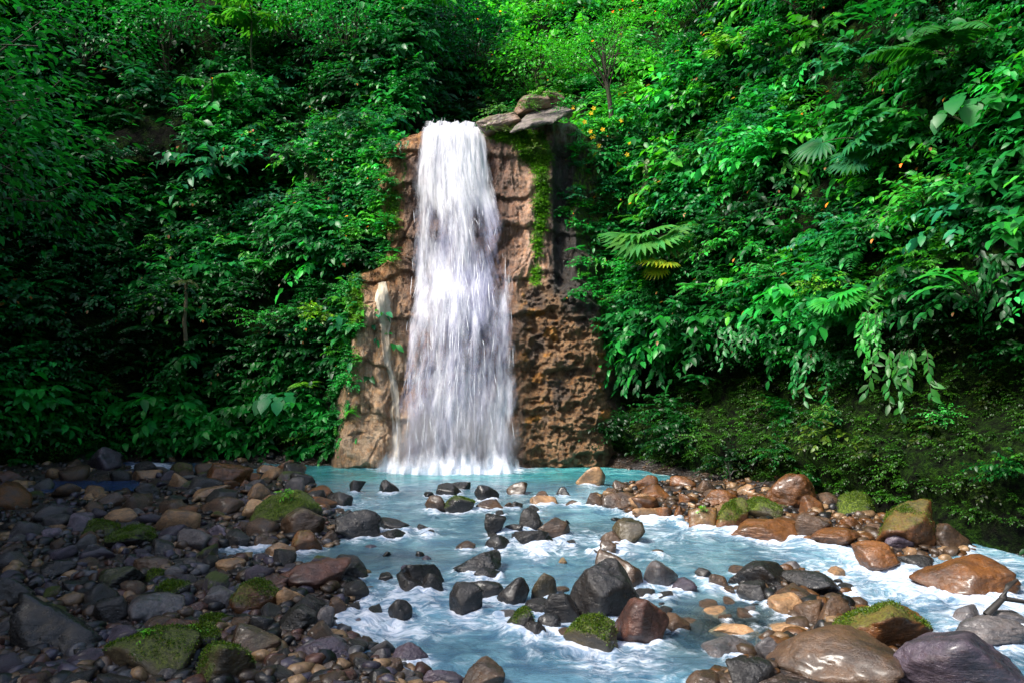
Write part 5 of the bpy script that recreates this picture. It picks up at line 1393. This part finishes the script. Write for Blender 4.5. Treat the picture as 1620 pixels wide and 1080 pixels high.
for i, (px, py, col, lab, sc) in enumerate([(1330, 560, MD, "hanging vine with pointed leaves over the right bank's undercut", 1.0), (1500, 560, (.02, .14, .02), "hanging vine with long leaves near the right edge", 1.1),
     (1230, 520, MD, "hanging vine over the middle of the mossy undercut", .9), (1070, 260, (.05, .12, .02), "hanging vine of olive leaves on the right bank under the leafy shrub", 1.1), (1440, 500, BR, "bright hanging vine between the two darker ones", .9)]):
    plant("vine", vine(450 + i, 7, 1.2, .22, col), lab, "vine", px, py, HR, sc)
# trees; crown tints paint in sunlit lime and shaded dark tones
T1 = [tree(500 + k, 6.2, 2.4, 52, 36, .2 if k != 1 else .15, .5, MD) for k in range(3)]
T1 = [(t.mesh_leaf("crown"), t.mesh_stem("trunk", M_BARK)) for t in T1]
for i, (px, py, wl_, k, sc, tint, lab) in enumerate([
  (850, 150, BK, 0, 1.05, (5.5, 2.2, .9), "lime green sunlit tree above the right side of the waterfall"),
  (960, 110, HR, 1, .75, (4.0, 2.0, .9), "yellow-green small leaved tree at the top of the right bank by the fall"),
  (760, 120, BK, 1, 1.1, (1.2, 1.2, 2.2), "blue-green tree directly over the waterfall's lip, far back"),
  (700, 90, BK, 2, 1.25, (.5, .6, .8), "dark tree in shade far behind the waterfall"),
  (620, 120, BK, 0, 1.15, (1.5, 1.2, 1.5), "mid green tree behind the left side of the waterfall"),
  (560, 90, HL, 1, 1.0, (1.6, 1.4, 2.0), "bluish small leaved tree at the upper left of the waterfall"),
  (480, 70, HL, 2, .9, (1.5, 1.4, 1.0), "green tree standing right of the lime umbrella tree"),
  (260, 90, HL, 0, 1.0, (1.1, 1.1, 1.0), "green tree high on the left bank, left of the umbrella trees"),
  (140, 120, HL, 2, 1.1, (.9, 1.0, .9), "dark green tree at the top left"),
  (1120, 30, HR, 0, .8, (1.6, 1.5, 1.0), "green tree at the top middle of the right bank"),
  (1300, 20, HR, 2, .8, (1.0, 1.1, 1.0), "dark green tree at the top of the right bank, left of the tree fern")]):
    q = wall_at(px, py, wl_)
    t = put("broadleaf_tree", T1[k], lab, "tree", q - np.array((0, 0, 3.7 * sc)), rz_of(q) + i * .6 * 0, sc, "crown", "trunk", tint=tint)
# bare stem and mossy stump of the left bank
q = wall_at(312, 480, HL); a, b = surf_dir(q)
p = fern(520, .7, 7, OL, 14, 1.6); p.tube(np.array([(0, -.1, -1.8), (.03, .0, -1.2), (-.04, .05, -.6), (0, 0, 0)]), .07, .05, 8)
put("tree_fern", p, "pale bare stemmed tree fern standing in the left shade", "fern", q + np.array((a * .9, b * .9, .6)), rz_of(q), 1.15, leaf="crown", stem="trunk", stemmat=mat_plain("pale_bark", (.16, .13, .07), .8))
def stump(name, label, pos, h, r, seed, rz=0):
    rg_ = np.random.default_rng(seed); nu_, nv_ = 48, 40
    th = np.linspace(0, 2 * np.pi, nu_); v = np.linspace(0, 1, nv_)
    TH, Vv = np.meshgrid(th, v)
    rr = r * (1.0 + 1.3 * (1 - Vv) ** 2.5) * (1 + .22 * fbm(np.cos(TH) * 2.2, np.sin(TH) * 2.2, Vv * 1.3 + seed, o=4, seed=seed)) * (1 - .35 * Vv)
    rr = np.where(Vv > .96, rr * (1 - (Vv - .96) / .04 * .98), rr)
    t = thing(name, label, "tree stump", tuple(pos), rz)
    tm = NT("mossy_wood"); pp = tm.n("ShaderNodeTexCoord").outputs["Object"]; n_ = tm.noise(tm.mapping(pp, (6, 6, 1.5)), 2, 6, .65)
    c = tm.mix(tm.ramp(n_, .35, .65), (.02, .018, .01), (.07, .10, .015))
    m = tm.done(tm.bsdf(Base_Color=c, Roughness=.85, Normal=tm.bump(n_, .9, .06)).outputs[0])
    link("trunk", mesh_np("trunk", np.stack((rr * np.cos(TH), rr * np.sin(TH), Vv * h * (1 + .06 * np.sin(TH * 3))), -1).reshape(-1, 3), grid_faces(nv_, nu_), mats=[m]), t)
    tf = shrub(seed + 3, .5, 10, 8, .07, .6, OL); link("moss_tuft", tf.mesh_leaf("moss_tuft"), t, (0, -r * .3, h * .95))
q = on_water(345, 722)
stump("tree_stump", "mossy flared tree stump at the foot of the left bank", (q[0], q[1] + .3, .1), 2.1, .55, 530)
# weathered slab and ledge at the right of the lip
def slab(name, label, cat, pts, thick, seed, col):
    """irregular slab: plan outline with thickness"""
    P = np.array(pts, float); n_ = len(P); V = []
    cen = P.mean(0)
    m_ = 90; t_ = np.linspace(0, n_, m_, endpoint=False); i_ = t_.astype(int); f_ = (t_ - i_)[:, None]
    O = P[i_] * (1 - f_) + P[(i_ + 1) % n_] * f_
    rings = []
    for k, (s_, z_) in enumerate([(.0, .42), (.5, .42), (.9, .38), (.985, .30), (1.0, .05), (.97, -.2), (.8, -.55), (.4, -.7), (0, -.7)]):
        Q = cen + (O - cen) * s_ + np.array((0, 0, z_ * thick))
        nn = 1.6 * fbm(Q[:, 0] * 2.8, Q[:, 1] * 2.8, Q[:, 2] * 2.8, 5, seed)
        rings.append(Q + np.stack((nn * .08, nn * .08, nn * .10 + .05 * fbm(Q[:, 0] * 7, Q[:, 1] * 2, o=3, seed=seed + 1)), 1) * min(1, s_ * 2))
    V = np.concatenate(rings); F = []
    for k in range(8):
        a = np.arange(m_); b = (a + 1) % m_; F.append(np.stack((k * m_ + a, k * m_ + b, (k + 1) * m_ + b, (k + 1) * m_ + a), 1))
    tm = NT("weathered_slab"); pp = tm.pos(); n_ = tm.noise(tm.mapping(pp, (1.2, 1.2, 5)), 2.5, 6, .65); n2 = tm.noise(pp, 16, 4)
    c = tm.mix(tm.ramp(n_, .35, .65), tuple(.5 * x_ for x_ in col), col); c = tm.mix(tm.math('MULTIPLY', tm.ramp(n2, .5, .65), .5), c, tuple(.25 * x_ for x_ in col)); c = tm.mix(tm.math('MULTIPLY', tm.ramp(tm.noise(pp, 3, 5, .7), .5, .62), .85), c, (.035, .06, .006))
    m = tm.done(tm.bsdf(Base_Color=c, Roughness=.55, Normal=tm.bump(tm.math('ADD', n_, n2), .7, .06)).outputs[0])
    link(name, mesh_np(name, V - cen, np.concatenate(F)[:, ::-1], mats=[m]), None, tuple(cen), label=label, category=cat)
Ys = 26.6
slab("rock_slab", "tilted grey rock slab jutting out at the cliff's upper right", "rock", [at(806, 211, Ys), at(838, 201, Ys - .25), at(880, 190, Ys - .3), at(908, 176, Ys), at(896, 170, Ys + .9), at(862, 172, Ys + 1.0), at(835, 182, Ys + .7)], .2, 541, (.20, .165, .15))
for k_, (px, py, Yv, sx_, sy_, sz_, tl, lab) in enumerate([(792, 199, 27.5, .95, .8, .32, -.28, "low pinkish bedrock hump at the right corner of the waterfall's lip"), (838, 172, 27.6, .75, .7, .42, -.5, "brown bedrock ledge rising behind the tilted slab, under the ferny tuft"), (874, 158, 27.9, .5, .6, .36, .1, "small brown rock at the top end of the bedrock ledge")]):
    o = link("rock_ledge", stone_mesh(6000 + k_ * 3, 5, sx_, sy_, sz_), None, tuple(at(px, py, Yv)), label=lab, category="rock"); o.rotation_euler = (0, tl, .2); o.color = (.17, .115, .085, .55)
for i, (px, py, Yv, col, sc, lab) in enumerate([(858, 152, 26.7, LM, .6, "lime bush overhanging the top of the pinkish ledge"), (900, 172, 26.6, BR, .6, "leafy bush crowding the tip of the tilted slab"), (790, 176, 28.0, (.05, .2, .03), .7, "green bush behind the pinkish ledge next to the lip"), (836, 172, 26.25, (.06,.17,.02), .5, "olive tuft on the face of the pinkish ledge"), (775, 206, 26.3, (.07, .14, .01), .35, "small mossy tuft at the right corner of the lip")]):
    put("leafy_tuft", shrub(620 + i, 1.2, 20, 14, .16, .5, col, tilt=.4), lab, "plant", at(px, py, Yv), math.pi, sc)
# leafy fringe of the cliff top and moss curtains
for i, (px, py, Yv, col, sc, lab) in enumerate([(845, 165, 26.9, (.07, .2, .03), .55, "feathery green tuft growing on the rock ledge by the tilted slab"), (805, 208, 26.4, (.07, .14, .01), .5, "mossy tuft hanging under the rock ledge right of the lip"),
        (845, 235, 26.3, (.08, .16, .01), .55, "mossy tuft under the tilted grey slab"), (640, 182, 27.4, MD, .5, "small green tuft on the left shoulder of the lip"), (570, 395, 26.3, BR, .6, "green tuft on the ledge of the left rock pillar"), (536, 455, 25.9, BR, .5, "green tuft at the upper corner of the left rock pillar")]):
    put("leafy_tuft", shrub(560 + i, .9, 16, 12, .08, .55, col, tilt=.5), lab, "plant", at(px, py, Yv), math.pi, sc)
# sprouts on the mossy stones
for i, (px, py, lab, sc) in enumerate([(455, 781, "bright sprouting leaves on top of the largest mossy boulder", .35), (222, 1042, "small bright sprout on the brown-olive mossy boulder in the left foreground", .22), (318, 1002, "tiny sprout on the dark green mossy boulder", .2), (1118, 812, "green sprout on the dark orange boulder at the rapids", .22)]):
    qq = None
    d = ray(px, py); best = None
    for (x_, y_, rx_, ry_, top_, l_) in PLACED[:len(STONES)]:
        X_, Y_, D_ = proj(x_, y_, top_)
        e = abs(X_ - px) / 60 + abs(Y_ - py) / 25
        if best is None or e < best[0]: best = (e, x_, y_, top_)
    put("sprout", shrub(580 + i, .8, 7, 6, .24, .45, LM, up=1.0), lab, "plant", (best[1], best[2] - .05, best[3] - .04), math.pi, sc)

# ---- added trees, mostly out of view, set on the left bank to shade the bar
NT_ = tree(600, 7.5, 3.4, 95, 60, .17, .45, MD, .25)
nm = (NT_.mesh_leaf("crown"), NT_.mesh_stem("trunk", M_BARK))
for x_, y_, z_, sc, rz_, lab in [(-11.0, 3.8, 1.0, 1.3, 0.6, "added leafy shade tree leaning over the left bar from the near left bank"), (-14.5, 8.0, 1.0, 1.35, .8, "added shade tree on the near left bank, taller than the leaning one"), (-14.5, 13.5, 1.0, 1.35, 1.0, "added shade tree on the left bank behind the shaded side stream"), (-17.0, 19.0, 1.5, 1.35, 1.3, "added shade tree standing in the deep shade of the left bank")]:
    put("broadleaf_tree", nm, lab, "tree", (x_, y_, z_), -rz_, sc, "crown", "trunk")

# ---- driftwood caught between the stones
M_WOOD = mat_plain('wet_dead_wood', (.022, .018, .015), .6)
def branch(label, px, py, segs, r):
    q = on_water(px, py); bp = Plant(700 + px); 
    for pts in segs: bp.tube(np.array(pts, float) + bp.g.normal(0, .012, (len(pts), 3)), r, r * .35, 6)
    t = thing("branch", label, "branch", (q[0], q[1], q[2] + .12)); link("wood", bp.mesh_stem("wood", M_WOOD), t)
branch("dead forked branch sticking up from the middle of the orange stone bar", 1155, 772, [[(0, 0, -.1), (.02, 0, .2), (-.02, .02, .42), (.01, 0, .6)], [(0, 0, .2), (.1, .02, .32), (.22, 0, .36)], [(-.02, .02, .42), (-.1, 0, .52), (-.14, 0, .62)]], .022)
branch("dark driftwood root lying against the low grey rock at the right margin", 1606, 985, [[(-.35, 0, .0), (-.1, .05, .16), (.15, 0, .14), (.4, .1, .3)], [(-.1, .05, .16), (-.05, 0, .34), (.08, .02, .42)], [(.15, 0, .14), (.22, -.1, .0), (.2, -.2, -.1)]], .05)
branch("dark twig beside the big craggy brown boulder on the orange bar", 1205, 792, [[(-.3, 0, .15), (0, 0, .22), (.3, .05, .2)], [(0, 0, .22), (.12, 0, .36)]], .02)
